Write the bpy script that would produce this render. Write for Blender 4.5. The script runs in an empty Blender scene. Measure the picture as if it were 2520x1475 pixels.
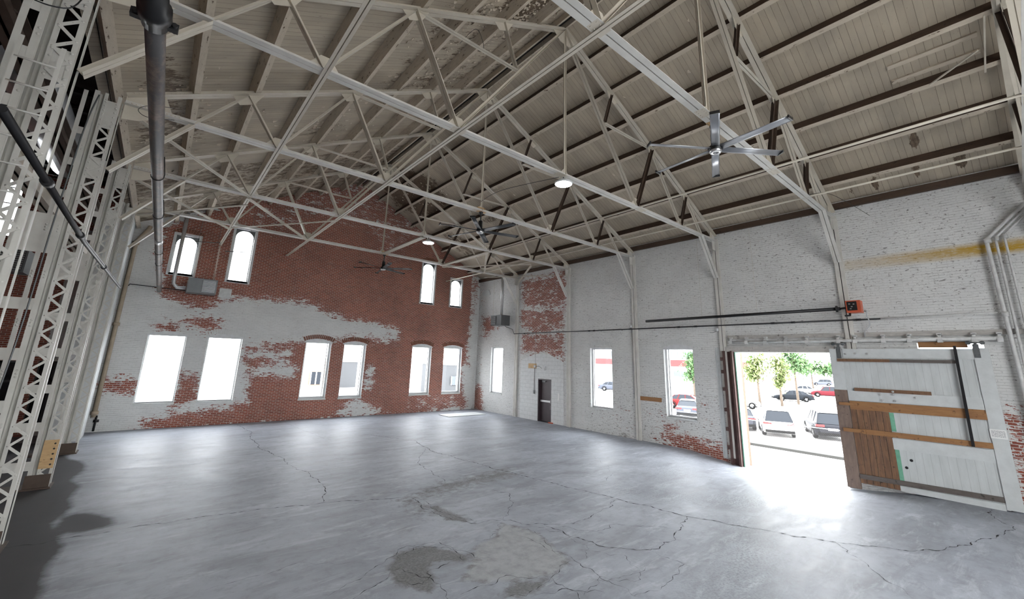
import bpy, math, random
from mathutils import Vector, Matrix
random.seed(7)
C = bpy.context.scene.collection
SC = bpy.context.scene
W, D, XL = 16.0, 22.63, -1.34          # right wall, far brick wall, line of the lattice columns
TY = [-0.85, 3.17, 6.92, 10.64, 14.57, 18.65]   # truss planes
XR = 7.42
SL = 0.507
def roof_z(x):                          # underside of the roof boards
    return 8.36 + SL*(W-x) if x >= XR else 12.71 - SL*(XR-x)

# ------------------------------------------------------------------ helpers
class MB:
    def __init__(s): s.v=[]; s.f=[]; s.m=[]; s.sm=[]
    def add(s, vs, fs, mi=0, smooth=False):
        o=len(s.v); s.v+= [tuple(p) for p in vs]
        for f in fs: s.f.append([o+i for i in f]); s.m.append(mi); s.sm.append(smooth)
        return s
    def box(s, a, b, mi=0):
        x0,x1=sorted((a[0],b[0])); y0,y1=sorted((a[1],b[1])); z0,z1=sorted((a[2],b[2]))
        vs=[(x0,y0,z0),(x1,y0,z0),(x1,y1,z0),(x0,y1,z0),(x0,y0,z1),(x1,y0,z1),(x1,y1,z1),(x0,y1,z1)]
        return s.add(vs,[(0,3,2,1),(4,5,6,7),(0,1,5,4),(1,2,6,5),(2,3,7,6),(3,0,4,7)],mi)
    def bar(s, p0, p1, up, w0, w1, h0, h1, mi=0, facemi=None):
        """prism from p0 to p1; w along cross(dir, up), h along up"""
        p0=Vector(p0); p1=Vector(p1); d=(p1-p0).normalized(); up=Vector(up)
        w=d.cross(up).normalized(); u=w.cross(d).normalized()
        vs=[p+w*a+u*b for p in (p0,p1) for a,b in ((w0,h0),(w1,h0),(w1,h1),(w0,h1))]
        fs=[(0,1,2,3),(7,6,5,4),(0,4,5,1),(1,5,6,2),(2,6,7,3),(3,7,4,0)]
        s.add(vs,fs,mi)
        if facemi:
            for k,m in facemi.items(): s.m[len(s.m)-6+k]=m
        return s
    def tube(s, pts, r, n=10, mi=0, caps=True, radii=None):
        pts=[Vector(p) for p in pts]; rings=[]; o=len(s.v)
        ref=Vector((0,0,1))
        for i,p in enumerate(pts):
            if i==0: d=pts[1]-pts[0]
            elif i==len(pts)-1: d=pts[-1]-pts[-2]
            else: d=(pts[i]-pts[i-1]).normalized()+(pts[i+1]-pts[i]).normalized()
            d.normalize()
            if abs(d.dot(ref))>.95: rr=Vector((1,0,0))
            else: rr=ref
            a=d.cross(rr).normalized(); b=d.cross(a).normalized()
            if i and (a.dot(pa)<0): a,b=-a,-b
            if i:                                   # keep the ring from twisting
                a=(pa-d*pa.dot(d)).normalized(); b=d.cross(a)
            pa=a; q=radii[i] if radii else r
            for k in range(n):
                t=2*math.pi*k/n; s.v.append(tuple(p+a*math.cos(t)*q+b*math.sin(t)*q))
        for i in range(len(pts)-1):
            for k in range(n):
                s.f.append([o+i*n+k,o+i*n+(k+1)%n,o+(i+1)*n+(k+1)%n,o+(i+1)*n+k]); s.m.append(mi); s.sm.append(True)
        if caps:
            s.f.append([o+k for k in range(n)][::-1]); s.m.append(mi); s.sm.append(False)
            e=o+(len(pts)-1)*n; s.f.append([e+k for k in range(n)]); s.m.append(mi); s.sm.append(False)
        return s
    def lathe(s, c, prof, n=20, mi=0, axis=2):
        """profile of (r,h) about an axis through c"""
        o=len(s.v)
        for r,h in prof:
            for k in range(n):
                t=2*math.pi*k/n; p=[r*math.cos(t),r*math.sin(t),h]
                if axis==0: p=[p[2],p[0],p[1]]
                if axis==1: p=[p[0],p[2],p[1]]
                s.v.append((c[0]+p[0],c[1]+p[1],c[2]+p[2]))
        for i in range(len(prof)-1):
            for k in range(n):
                s.f.append([o+i*n+k,o+i*n+(k+1)%n,o+(i+1)*n+(k+1)%n,o+(i+1)*n+k]); s.m.append(mi); s.sm.append(True)
        return s
    def prism(s, poly, axis, a, b, mi=0):
        """extrude a 2D polygon (in the other two axes, in order) along axis from a to b"""
        n=len(poly)
        def P(q,t):
            l=list(q); l.insert(axis,t); return tuple(l)
        vs=[P(q,a) for q in poly]+[P(q,b) for q in poly]
        fs=[tuple(range(n))[::-1],tuple(range(n,2*n))]+[(i,(i+1)%n,n+(i+1)%n,n+i) for i in range(n)]
        return s.add(vs,fs,mi)
    def rivet(s, p, nrm, r=.016, mi=0):
        p=Vector(p); nrm=Vector(nrm).normalized(); ref=Vector((0,0,1)) if abs(nrm.z)<.9 else Vector((1,0,0))
        a=nrm.cross(ref).normalized(); b=nrm.cross(a)
        vs=[p+a*math.cos(t)*r+b*math.sin(t)*r for t in [k*math.pi/3 for k in range(6)]]
        vs+=[p+nrm*r*.55+(a*math.cos(t)+b*math.sin(t))*r*.6 for t in [k*math.pi/3 for k in range(6)]]
        return s.add(vs,[(i,(i+1)%6,6+(i+1)%6,6+i) for i in range(6)]+[tuple(range(6,12))],mi,True)
    def build(s, name, mats, parent=None, org=None):
        if not isinstance(mats,(list,tuple)): mats=[mats]
        if org is None:
            if parent is not None: org=Vector(parent['_o']) if '_o' in parent else Vector((0,0,0))
            else:
                xs=[p[0] for p in s.v]; ys=[p[1] for p in s.v]; zs=[p[2] for p in s.v]
                org=Vector(((min(xs)+max(xs))/2,(min(ys)+max(ys))/2,min(zs)))
        org=Vector(org)
        me=bpy.data.meshes.new(name)
        me.from_pydata([tuple(Vector(p)-org) for p in s.v],[],s.f); me.validate()
        for m in mats: me.materials.append(m)
        if len(me.polygons)==len(s.m):
            me.polygons.foreach_set('material_index',s.m); me.polygons.foreach_set('use_smooth',s.sm)
        me.update()
        o=bpy.data.objects.new(name,me); C.objects.link(o)
        if parent is None: o.location=org
        else: o.parent=parent
        o['_o']=tuple(org)
        return o
def tag(o,label,cat,group=None):
    o['label']=label; o['category']=cat
    if group: o['group']=group
    return o
def struct(o,label=None):
    o['kind']='structure'
    if label: o['label']=label
    return o
def thing(name,label,cat,loc,group=None):
    o=bpy.data.objects.new(name,None); C.objects.link(o); o.location=loc; o['_o']=tuple(loc); o.empty_display_size=.2
    return tag(o,label,cat,group)
def copy_tree(o,parent=None):
    c=o.copy(); C.objects.link(c)
    if parent is not None: c.parent=parent
    for ch in list(o.children): copy_tree(ch,c)
    return c

# ------------------------------------------------------------------ materials
class NT:
    def __init__(s,name):
        s.mat=bpy.data.materials.new(name); s.mat.use_nodes=True; s.t=s.mat.node_tree; s.t.nodes.clear()
        s.out=s.n('ShaderNodeOutputMaterial'); s.b=s.n('ShaderNodeBsdfPrincipled'); s.l(s.b.outputs[0],s.out.inputs[0])
    def n(s,t,**k):
        x=s.t.nodes.new(t)
        for a,b in k.items(): setattr(x,a,b)
        return x
    def l(s,a,b): s.t.links.new(a,b)
    def set(s,i,v):
        if hasattr(v,'is_output') or isinstance(v,bpy.types.NodeSocket): s.l(v,i)
        else: i.default_value=v
    def math(s,op,a,b=0.0,c=None,clamp=False):
        x=s.n('ShaderNodeMath',operation=op,use_clamp=clamp); s.set(x.inputs[0],a); s.set(x.inputs[1],b)
        if c is not None: s.set(x.inputs[2],c)
        return x.outputs[0]
    def mix(s,f,a,b,mode='MIX'):
        x=s.n('ShaderNodeMix',data_type='RGBA',blend_type=mode); s.set(x.inputs[0],f)
        for i,v in ((6,a),(7,b)):
            if isinstance(v,tuple) and len(v)==3: v=v+(1,)
            s.set(x.inputs[i],v)
        return x.outputs[2]
    def pos(s):
        g=s.n('ShaderNodeNewGeometry'); return g.outputs['Position']
    def objc(s):
        return s.n('ShaderNodeTexCoord').outputs['Object']
    def comb(s,x,y,z=0.0):
        c=s.n('ShaderNodeCombineXYZ')
        for i,v in enumerate((x,y,z)): s.set(c.inputs[i],v)
        return c.outputs[0]
    def sep(s,v):
        c=s.n('ShaderNodeSeparateXYZ'); s.l(v,c.inputs[0]); return c.outputs
    def scale(s,v,sc):
        m=s.n('ShaderNodeMapping'); s.l(v,m.inputs[0]); m.inputs['Scale'].default_value=sc; return m.outputs[0]
    def noise(s,v,scale,detail=3,rough=.6,dist=0.0):
        x=s.n('ShaderNodeTexNoise'); s.l(v,x.inputs['Vector']); x.inputs['Scale'].default_value=scale
        x.inputs['Detail'].default_value=detail; x.inputs['Roughness'].default_value=rough; x.inputs['Distortion'].default_value=dist
        return x.outputs['Fac']
    def ramp(s,f,lo,hi):
        x=s.n('ShaderNodeMapRange',clamp=True); s.set(x.inputs[0],f); x.inputs[1].default_value=lo; x.inputs[2].default_value=hi
        return x.outputs[0]
    def attr(s,name): return s.n('ShaderNodeAttribute',attribute_name=name).outputs['Fac']
    def bump(s,h,strength=.4,dist=.01):
        x=s.n('ShaderNodeBump'); s.set(x.inputs['Height'],h); x.inputs['Strength'].default_value=strength; x.inputs['Distance'].default_value=dist
        s.l(x.outputs[0],s.b.inputs['Normal'])
    def col(s,c):
        if isinstance(c,tuple): s.b.inputs['Base Color'].default_value=c+(1,) if len(c)==3 else c
        else: s.l(c,s.b.inputs['Base Color'])
    def rough(s,v): s.set(s.b.inputs['Roughness'],v)

def simple(name,c,rough=.6,metal=0.0,var=.12,vs=6.0,emit=None,estr=0.0):
    t=NT(name); p=t.objc()
    if var>0:
        f=t.noise(p,vs,4); d=tuple(x*(1-var*2) for x in c)
        t.col(t.mix(t.ramp(f,.35,.75),c,d))
    else: t.col(c)
    t.rough(rough); t.b.inputs['Metallic'].default_value=metal
    if emit: t.b.inputs['Emission Color'].default_value=emit+(1,); t.b.inputs['Emission Strength'].default_value=estr
    return t.mat
WHITE_P=(.66,.66,.645)
def brick_mat(name,axis,chip=.5):
    """brick with flaking white paint; attribute 'bare' says where paint is gone (metres inside), 'plain' unpainted"""
    t=NT(name); P=t.sep(t.pos()); u=P[0] if axis=='x' else P[1]; v=t.comb(u,P[2],0.0)
    b=t.n('ShaderNodeTexBrick'); t.l(v,b.inputs['Vector']); b.inputs['Scale'].default_value=1.0
    b.inputs['Brick Width'].default_value=.212; b.inputs['Row Height'].default_value=.071; b.inputs['Mortar Size'].default_value=.0095
    b.inputs['Mortar Smooth'].default_value=.15
    b.inputs['Color1'].default_value=(.32,.078,.044,1); b.inputs['Color2'].default_value=(.205,.047,.030,1); b.inputs['Mortar'].default_value=(.48,.385,.33,1)
    r=t.n('ShaderNodeTexBrick'); t.l(v,r.inputs['Vector'])
    for k,val in (('Scale',1.0),('Brick Width',.212),('Row Height',.071),('Mortar Size',0.0)): r.inputs[k].default_value=val
    r.inputs['Color1'].default_value=(0,0,0,1); r.inputs['Color2'].default_value=(1,1,1,1); r.inputs['Mortar'].default_value=(.5,.5,.5,1)
    rnd=t.sep(r.outputs['Color'])[0]
    n3=t.noise(v,.35,3,.6)
    bare=t.attr('bare')
    n1=t.noise(t.scale(v,(1,2.6,1)),1.5,4,.62); n2=t.noise(t.scale(v,(1,3.4,1)),6.5,3,.65); n4=t.noise(t.scale(v,(1,2.0,1)),26,3,.7)
    s=t.math('ADD',bare,t.math('MULTIPLY',t.math('SUBTRACT',n1,.5),2.1))
    s=t.math('ADD',s,t.math('MULTIPLY',t.math('SUBTRACT',n2,.5),2.3))
    s=t.math('ADD',s,t.math('MULTIPLY',t.math('SUBTRACT',n4,.5),.9))
    s=t.math('ADD',s,t.math('MULTIPLY',t.math('SUBTRACT',rnd,.5),.30))
    s=t.math('SUBTRACT',s,t.math('MULTIPLY',b.outputs['Fac'],.22))
    bf=t.ramp(s,-.02,.03)
    soil=t.mix(t.math('MULTIPLY',t.ramp(n3,.42,.66),.45),b.outputs['Color'],t.mix(.55,b.outputs['Color'],(.05,.028,.024)))
    hz=t.ramp(t.noise(v,3.1,6,.8),.55,.78)
    redc=t.mix(t.math('MULTIPLY',hz,.30),soil,(.50,.45,.42))
    fl=t.ramp(t.math('ADD',t.noise(t.scale(v,(1,2.6,1)),7,5,.75),t.math('MULTIPLY',n1,.25)),.775,.80); redc=t.mix(t.math('MULTIPLY',fl,.75),redc,(.52,.50,.475))
    j=t.math('MULTIPLY',b.outputs['Fac'],t.ramp(t.noise(t.scale(v,(1,5,1)),4,4,.75),.40,.58))
    pc=t.mix(t.ramp(t.noise(v,1.1,4),.3,.75),WHITE_P,(.58,.58,.575))
    lay=t.ramp(t.noise(t.scale(v,(.8,9,1)),3.0,4,.7),.50,.60)                       # open bed joints, dark and irregular
    row=t.math('LESS_THAN',t.math('FRACT',t.math('DIVIDE',P[2],.071)),.17)
    pc=t.mix(t.math('MULTIPLY',t.math('MULTIPLY',lay,row),.42*(.5+chip)),pc,(.13,.125,.12))
    pc=t.mix(t.math('MULTIPLY',j,.24),pc,(.22,.22,.215))
    ch=t.ramp(t.math('ADD',t.noise(t.scale(v,(1,1.9,1)),10,5,.72,.6),t.math('MULTIPLY',t.attr('chips'),.045)),.645-.03*chip,.67-.03*chip); chm=t.ramp(t.math('ADD',t.noise(v,.7,3,.6),t.math('MULTIPLY',t.attr('chips'),.4)),.44,.58)
    pc=t.mix(t.math('MULTIPLY',t.math('MULTIPLY',ch,chm),.85),pc,(.15,.135,.13))
    st=t.attr('stain'); pc=t.mix(t.math('MULTIPLY',st,t.ramp(n2,.10,.5),clamp=True),pc,(.42,.255,.02))
    gr=t.attr('grime'); pc=t.mix(t.ramp(t.math('ADD',gr,t.math('SUBTRACT',n2,.5)),.35,.75),pc,(.13,.11,.10))
    c=t.mix(bf,pc,redc); t.col(c); t.rough(.8)
    h=t.math('ADD',t.math('MULTIPLY',b.outputs['Fac'],-1.0),t.math('MULTIPLY',bf,-.5))
    h=t.math('ADD',h,t.math('MULTIPLY',n2,.6)); t.bump(h,.55,.012)
    return t.mat
def roof_mat():
    t=NT('painted_roof_boards'); P=t.sep(t.pos()); y=P[1]
    fr=t.math('FRACT',t.math('DIVIDE',y,.139)); ln=t.math('LESS_THAN',fr,.055)
    bid=t.math('FLOOR',t.math('DIVIDE',y,.139)); wn=t.n('ShaderNodeTexWhiteNoise',noise_dimensions='1D'); t.l(bid,wn.inputs['W']); rv=wn.outputs['Value']
    v=t.comb(P[0],y,0.0)
    tone=t.mix(t.math('MULTIPLY',rv,.6),(.46,.395,.305),(.375,.315,.24))
    tone=t.mix(t.ramp(t.noise(t.scale(v,(.5,1,1)),1.3,4),.4,.75),tone,(.32,.275,.22))
    peel=t.attr('peel'); n=t.noise(t.scale(v,(1,1.9,1)),2.2,5,.7); n2=t.noise(t.scale(v,(1,2.4,1)),9,4,.7)
    bare=t.ramp(t.math('ADD',t.math('ADD',peel,t.math('MULTIPLY',n,.75)),t.math('MULTIPLY',n2,.5)),1.05,1.10)
    wood=t.mix(t.ramp(n2,.35,.65),(.20,.145,.095),(.085,.058,.038))
    c=t.mix(bare,tone,wood)
    sp=t.ramp(t.noise(t.scale(v,(1.6,3.2,1)),6,4,.75),.645,.665); c=t.mix(t.math('MULTIPLY',sp,.6),c,(.15,.115,.08))
    gap=t.math('MULTIPLY',ln,t.ramp(t.noise(t.scale(v,(1,7,1)),.8,2),.30,.5)); c=t.mix(t.math('MULTIPLY',gap,.70),c,(.06,.048,.038))
    t.col(c); t.rough(.75); t.bump(t.math('ADD',t.math('MULTIPLY',gap,-1.0),t.math('ADD',t.math('MULTIPLY',bare,-.6),t.math('MULTIPLY',n2,.4))),.5,.01)
    return t.mat
def purlin_mat(name='painted_purlin_wood',warm=1.0):
    t=NT(name); v=t.pos(); f=t.noise(t.scale(v,(6,1.2,6)),3,5,.7); g=t.noise(v,18,3)
    c=t.mix(t.ramp(f,.35,.7),(.54,.47,.375),(.44,.38,.30)); pl=t.ramp(t.math('ADD',f,t.math('MULTIPLY',g,.35)),.80,.84)
    t.col(t.mix(pl,c,(.10,.065,.04))); t.rough(.75); t.bump(g,.3,.01); return t.mat
def steel_mat(name='painted_steel',ca=(.55,.505,.42),cb=(.47,.425,.355)):
    t=NT(name); v=t.objc(); f=t.noise(v,2.2,4,.6); g=t.noise(v,30,4,.7)
    c=t.mix(t.ramp(f,.35,.7),ca,cb); ch=t.ramp(t.math('ADD',g,t.math('MULTIPLY',f,.25)),.86,.89)
    t.col(t.mix(ch,c,(.12,.08,.06))); t.rough(.5); return t.mat
def floor_mat():
    t=NT('worn_concrete'); P=t.sep(t.pos()); v=t.comb(P[0],P[1],0.0)
    n1=t.noise(v,.45,5,.62); n2=t.noise(t.scale(v,(.55,2.0,1)),1.6,7,.74,.5); n3=t.noise(v,26,4,.75); n4=t.noise(v,5,5,.7); n5=t.noise(t.scale(v,(.6,1.6,1)),.9,5,.65,.4)
    c=t.mix(t.ramp(n1,.3,.72),(.40,.427,.48),(.268,.286,.325))
    c=t.mix(t.math('MULTIPLY',t.ramp(n5,.46,.66),.45),c,(.165,.168,.18))
    c=t.mix(t.math('MULTIPLY',t.ramp(n2,.52,.70),.70),c,(.54,.57,.62))
    c=t.mix(t.math('MULTIPLY',t.ramp(n4,.50,.72),.35),c,(.15,.152,.16))
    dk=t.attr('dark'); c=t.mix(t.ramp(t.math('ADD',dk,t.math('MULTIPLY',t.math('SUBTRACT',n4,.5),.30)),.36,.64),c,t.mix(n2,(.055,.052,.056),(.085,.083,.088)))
    pt=t.attr('patch'); c=t.mix(t.math('MULTIPLY',t.ramp(t.math('ADD',pt,t.math('MULTIPLY',t.math('SUBTRACT',n4,.5),.5)),.40,.60),.75),c,t.mix(t.ramp(n4,.4,.65),(.40,.41,.415),(.29,.295,.30)))
    rg=t.attr('rough_spot'); c=t.mix(t.math('MULTIPLY',t.ramp(t.math('ADD',rg,t.math('MULTIPLY',t.math('SUBTRACT',n4,.5),.8)),.38,.60),.72),c,t.mix(t.ramp(n3,.4,.6),(.10,.096,.088),(.20,.195,.185)))
    tm=t.attr('tyre'); c=t.mix(t.math('MULTIPLY',tm,t.ramp(n3,.46,.62),clamp=True),c,(.12,.13,.14))
    sp=t.ramp(t.noise(v,8,3,.8),.755,.775); c=t.mix(t.math('MULTIPLY',sp,.8),c,(.06,.06,.06))
    t.col(c); t.rough(t.math('ADD',t.math('MULTIPLY',n2,.42),t.math('ADD',.33,t.math('MULTIPLY',t.math('ADD',rg,dk),.25))))
    t.b.inputs['Specular IOR Level'].default_value=.20
    h=t.math('ADD',t.math('MULTIPLY',n4,.6),t.math('MULTIPLY',n3,t.math('ADD',.10,t.math('MULTIPLY',rg,1.5)))); t.bump(h,.25,.012)
    return t.mat
def glass_mat(name='window_glass',tint=(.96,.98,1.0)):
    t=NT(name); t.t.nodes.remove(t.b); tr=t.n('ShaderNodeBsdfTransparent'); tr.inputs[0].default_value=tint+(1,)
    g=t.n('ShaderNodeBsdfGlossy'); g.inputs['Roughness'].default_value=.03
    lw=t.n('ShaderNodeLayerWeight'); lw.inputs[0].default_value=.12; f=t.math('MULTIPLY',lw.outputs['Fresnel'],.6)
    m=t.n('ShaderNodeMixShader'); t.l(f,m.inputs[0]); t.l(tr.outputs[0],m.inputs[1]); t.l(g.outputs[0],m.inputs[2]); t.l(m.outputs[0],t.out.inputs[0]); return t.mat
def wood_mat(name,c1,c2,rough=.65,sc=(2,14,14)):
    t=NT(name); v=t.scale(t.pos(),sc); f=t.noise(v,2.2,5,.65,.8); g=t.noise(t.pos(),9,3)
    t.col(t.mix(t.ramp(g,.62,.72),t.mix(t.ramp(f,.3,.7),c1,c2),tuple(x*.45 for x in c2))); t.rough(rough); t.bump(f,.25,.006); return t.mat

M={}
M['brick_back']=brick_mat('flaking_brick_end_wall','x',.35)
M['brick_right']=brick_mat('flaking_brick_side_wall','y',.75)
M['brick_plain']=brick_mat('bare_brick','x',.2)
M['roof']=roof_mat(); M['purlin']=purlin_mat(); M['steel']=steel_mat(); M['steel_col']=steel_mat('painted_column_steel',(.56,.55,.51),(.46,.45,.41)); M['steel_white']=steel_mat('white_painted_steel',(.60,.585,.545),(.50,.485,.45)); M['floor']=floor_mat(); M['glass']=glass_mat()
M['purlin_brown']=wood_mat('unpainted_purlin_wood',(.075,.045,.028),(.045,.028,.018),.8,(8,1,8))
M['bare_steel']=simple('unpainted_brown_steel',(.075,.050,.036),.6,.2)
M['frame']=simple('white_window_paint',(.62,.63,.64),.5,0,.08)
M['reveal']=simple('painted_reveal',(.60,.61,.60),.8,0,.08)
M['black_steel']=simple('black_iron_pipe',(.022,.022,.024),.45,.5,.1)
M['black']=simple('black_plastic',(.012,.012,.013),.35,0,.05)
M['crack']=simple('crack_dark',(.018,.018,.02),.95,0,.2)  # near-black colour for floor cracks and knot holes
M['dark_roof']=simple('dark_deck_and_gap',(.020,.017,.015),.9,0,.3,3)  # near-black tone shared by side-bay deck, ridge cap and pier gap
M['grey_metal']=simple('grey_enamelled_metal',(.13,.138,.142),.45,.4,.06)
M['dark_metal']=simple('dark_grille_metal',(.03,.032,.034),.5,.5,.05)
M['galv']=simple('galvanised_duct',(.55,.56,.57),.35,.5,.08)
M['alu']=simple('brushed_aluminium',(.42,.43,.45),.35,.7,.05)
M['blade_dark']=simple('dark_fan_blade',(.045,.048,.052),.4,.3,.05)
M['rust_pipe']=None
def rust():
    t=NT('mottled_steel_pipe'); v=t.objc(); f=t.noise(t.scale(v,(3,1,3)),1.6,5,.7); g=t.noise(v,14,4,.7)
    t.col(t.mix(t.ramp(f,.42,.6),(.085,.082,.085),t.mix(t.ramp(g,.4,.6),(.22,.17,.14),(.13,.10,.085)))); t.rough(.5); t.b.inputs['Metallic'].default_value=.3; return t.mat
M['rust_pipe']=rust()
M['tan']=simple('tan_painted_pipe',(.42,.34,.25),.6,0,.1)
M['orange']=simple('orange_red_enamel',(.52,.10,.045),.45,0,.08)
M['rail']=simple('white_painted_rail',(.60,.60,.59),.5,0,.14)
M['rail_old']=wood_mat('grey_white_header_board',(.50,.48,.45),(.33,.31,.29),.8,(10,2,10))
M['jamb']=simple('rusty_brown_channel',(.11,.062,.055),.65,.3,.2,4)
M['door_white']=None
def doorw():
    t=NT('white_door_boards'); P=t.sep(t.pos()); v=t.comb(P[1],P[2],0.0); f=t.noise(t.scale(v,(5,1,1)),1.5,5); g=t.noise(v,24,4,.75)
    fr=t.math('FRACT',t.math('DIVIDE',P[1],.155)); ln=t.math('MULTIPLY',t.math('LESS_THAN',fr,.035),.45)
    c=t.mix(t.ramp(f,.3,.7),(.55,.57,.57),(.46,.48,.48)); c=t.mix(t.ramp(g,.72,.745),c,(.10,.09,.08)); c=t.mix(ln,c,(.15,.15,.15)); t.col(c); t.rough(.65); t.bump(t.math('MULTIPLY',ln,-1.0),.4,.008); return t.mat
M['door_white']=doorw()
M['board_white']=simple('white_painted_board',(.56,.58,.58),.6,0,.07,5)
M['wood_orange']=wood_mat('orange_pine_board',(.33,.165,.062),(.235,.11,.045),.6,(10,1.5,12))
M['wood_brown']=wood_mat('brown_plank',(.20,.105,.055),(.12,.062,.036),.7,(8,8,1.2))
M['wood_plank']=wood_mat('weathered_red_plank',(.24,.125,.062),(.10,.052,.034),.7,(6,9,1.0))
M['wood_grey']=wood_mat('grey_board',(.13,.11,.10),(.09,.075,.068),.7,(8,1.5,8))
M['wood_dark']=wood_mat('dirty_brown_stile',(.22,.155,.125),(.14,.10,.08),.75,(6,6,1.4))
M['ply']=wood_mat('yellow_plywood',(.56,.38,.19),(.44,.28,.13),.6,(3,3,16))
M['green']=simple('mint_green_paint',(.17,.42,.29),.6,0,.12,9)
M['paper']=simple('white_paper',(.75,.75,.74),.8,0,.02)
M['ink']=simple('printed_ink',(.14,.14,.15),.8,0,0)
M['door_dark']=simple('dark_maroon_door_paint',(.055,.038,.044),.45,0,.15,3)
M['chrome']=simple('bright_metal',(.60,.60,.60),.3,.8,.03)
M['lamp']=simple('lit_lamp_disc',(.9,.9,.9),.5,0,0,6,(1.0,.98,.95),34.0)
M['asphalt']=simple('pale_parking_ground',(.58,.57,.56),.9,0,.06,.4)
M['kerb']=simple('grey_kerb',(.028,.028,.026),.9,0,.1)
M['block']=None
def block():
    t=NT('painted_concrete_block'); P=t.sep(t.pos()); v=t.comb(P[1],P[2],0.0); b=t.n('ShaderNodeTexBrick'); t.l(v,b.inputs['Vector']); b.inputs['Scale'].default_value=1
    b.inputs['Brick Width'].default_value=.41; b.inputs['Row Height'].default_value=.205; b.inputs['Mortar Size'].default_value=.006
    g=t.noise(v,7,4,.7); c=t.mix(t.ramp(g,.4,.8),(.66,.67,.67),(.54,.55,.55)); c=t.mix(t.math('MULTIPLY',b.outputs['Fac'],.45),c,(.25,.25,.25)); t.col(c); t.rough(.75); t.bump(t.math('MULTIPLY',b.outputs['Fac'],-1.0),.4,.01); return t.mat
M['block']=block()

# ------------------------------------------------------------------ 2D fields for wear on walls and floor
def sd(p,poly):
    """signed distance, positive inside"""
    x,y=p; ins=False; best=1e9; n=len(poly)
    for i in range(n):
        x1,y1=poly[i]; x2,y2=poly[(i+1)%n]
        if (y1>y)!=(y2>y) and x<(x2-x1)*(y-y1)/(y2-y1)+x1: ins=not ins
        dx,dy=x2-x1,y2-y1; L=dx*dx+dy*dy; t=0 if L==0 else max(0,min(1,((x-x1)*dx+(y-y1)*dy)/L))
        d=(x-x1-t*dx)**2+(y-y1-t*dy)**2
        if d<best: best=d
    best=math.sqrt(best)
    return best if ins else -best
RED=[(-.62,8.3),(1.4,9.9),(3.61,11.3),(5.44,12.4),(7.6,13.2),(11.98,11.1),(15.94,8.5),(15.66,6.31),(15.33,3.92),(15.26,3.41),(15.47,2.66),(15.01,2.53),(14.98,2.03),(15.25,1.17),(15.47,.1),(11.36,-.2),(5.16,-.2),(-.15,-.2),(-.03,.34),(.87,.59),(2.8,.75),(3.38,.98),(3.41,1.77),(3.15,2.48),(2.94,2.84),(3.01,3.38),(5.37,3.75),(8.59,4.1),(9.99,3.96),(9.8,4.69),(6.77,4.9),(4.94,5.55),(3.36,5.43),(2.07,5.42),(1.28,4.79),(-.17,5.16),(-.4,5.39),(-.36,5.91),(-.75,7.2)]
WH=[[(4.54,5.1),(5.12,5.57),(7.18,4.93),(7.12,4.61),(5.63,4.6)],[(9.93,4.54),(10.38,4.51),(10.36,3.98),(10.04,4.03)],[(3.3,2.1),(3.9,2.45),(4.9,2.6),(5.3,2.35),(5.2,2.0),(4.16,2.15)],
    [(3.3,3.12),(5.0,3.2),(4.9,3.0),(3.4,2.9)],[(8.9,2.24),(9.05,2.5),(9.12,1.5),(8.86,1.5)],[(7.56,.14),(8.52,.8),(8.99,.47),(9.68,.23),(9.04,-.04)],[(15.05,2.6),(15.6,2.6),(15.6,.9),(15.1,1.0)]]
RP=[[(-1.4,1.81),(-.54,1.88),(-.4,1.42),(-1.23,1.51)],[(.88,2.12),(1.48,1.95),(1.6,1.0),(.96,.95)],[(-.05,4.07),(.45,4.06),(.45,3.85),(-.01,3.87)],[(.71,4.39),(1.93,4.4),(1.91,4.04),(.97,4.06)],[(4.9,1.9),(5.5,1.6),(5.5,.9),(4.4,.9),(4.2,1.6)]]
SPK=[(2.01,9.6),(7.4,13.3),(10.2,12.25),(12.4,10.4),(10.6,10.0),(9.9,8.9),(8.9,9.0),(7.75,10.3),(4.87,9.9),(2.84,8.6)]
SPK2=[(11.4,1.0),(15,1.0),(15.2,-.1),(11,-.1)]
def bare_back(x,z):
    p=(x,z)
    if x<-1.75: return .9 if not (x>-3.1 and z<7.5) else -1.2     # brick of the side bay
    e=sd(p,RED)
    for w in WH: e=min(e,-sd(p,w))
    for r in RP: e=max(e,sd(p,r)+.14)
    e=max(-1.15,min(.98 if z<5.2 else 1.12,e*1.7))
    s=sd(p,SPK)
    if s>-.5: e=min(e,.72-.40*max(0,min(1,(s+.5)/.9)))
    if sd(p,SPK2)>0: e=min(e,.35)
    if x>15.2: e=min(e,.1)
    return e-.12 if e<.3 else e
RR=[[(18.4,7.74),(16.1,7.68),(14.73,7.9),(14.79,5.95),(18.09,6.09)],[(18.33,5.99),(15.02,5.79),(15.02,4.63),(17.69,4.72),(18.3,5.09)],[(18.21,4.57),(14.93,4.52),(14.93,3.25),(16.35,3.48),(18.24,3.51)],
    [(22.3,5.8),(20.9,5.6),(20.52,4.98),(21.89,4.5)],[(10.1,.22),(9.07,.5),(7.74,.40),(6.99,.35),(7.02,-.3),(8.46,-.3)],[(22.9,1.6),(21.9,1.26),(21.6,-.2),(22.9,-.2)],
    [(9.4,.85),(9.0,.83),(9.02,.16),(9.44,.17)],[(.43,2.26),(.2,2.2),(0.1,.2),(.56,.1)]]
SPR=[[(12.7,1.4),(9.2,1.5),(9.3,.2),(12.6,.3)],[(8.1,2.2),(7.0,2.0),(7.0,.3),(8.6,.5)]]
def bare_right(y,z):
    e=-1.4
    for i,r in enumerate(RR):
        s=sd((y,z),r); e=max(e,min(s*1.5-.05,.32 if i<3 else .5))
    for r in SPR:
        if sd((y,z),r)>0: e=max(e,-.50)
    if y>21.9: e=max(e,-.42)
    return max(-1.4,e)
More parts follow.
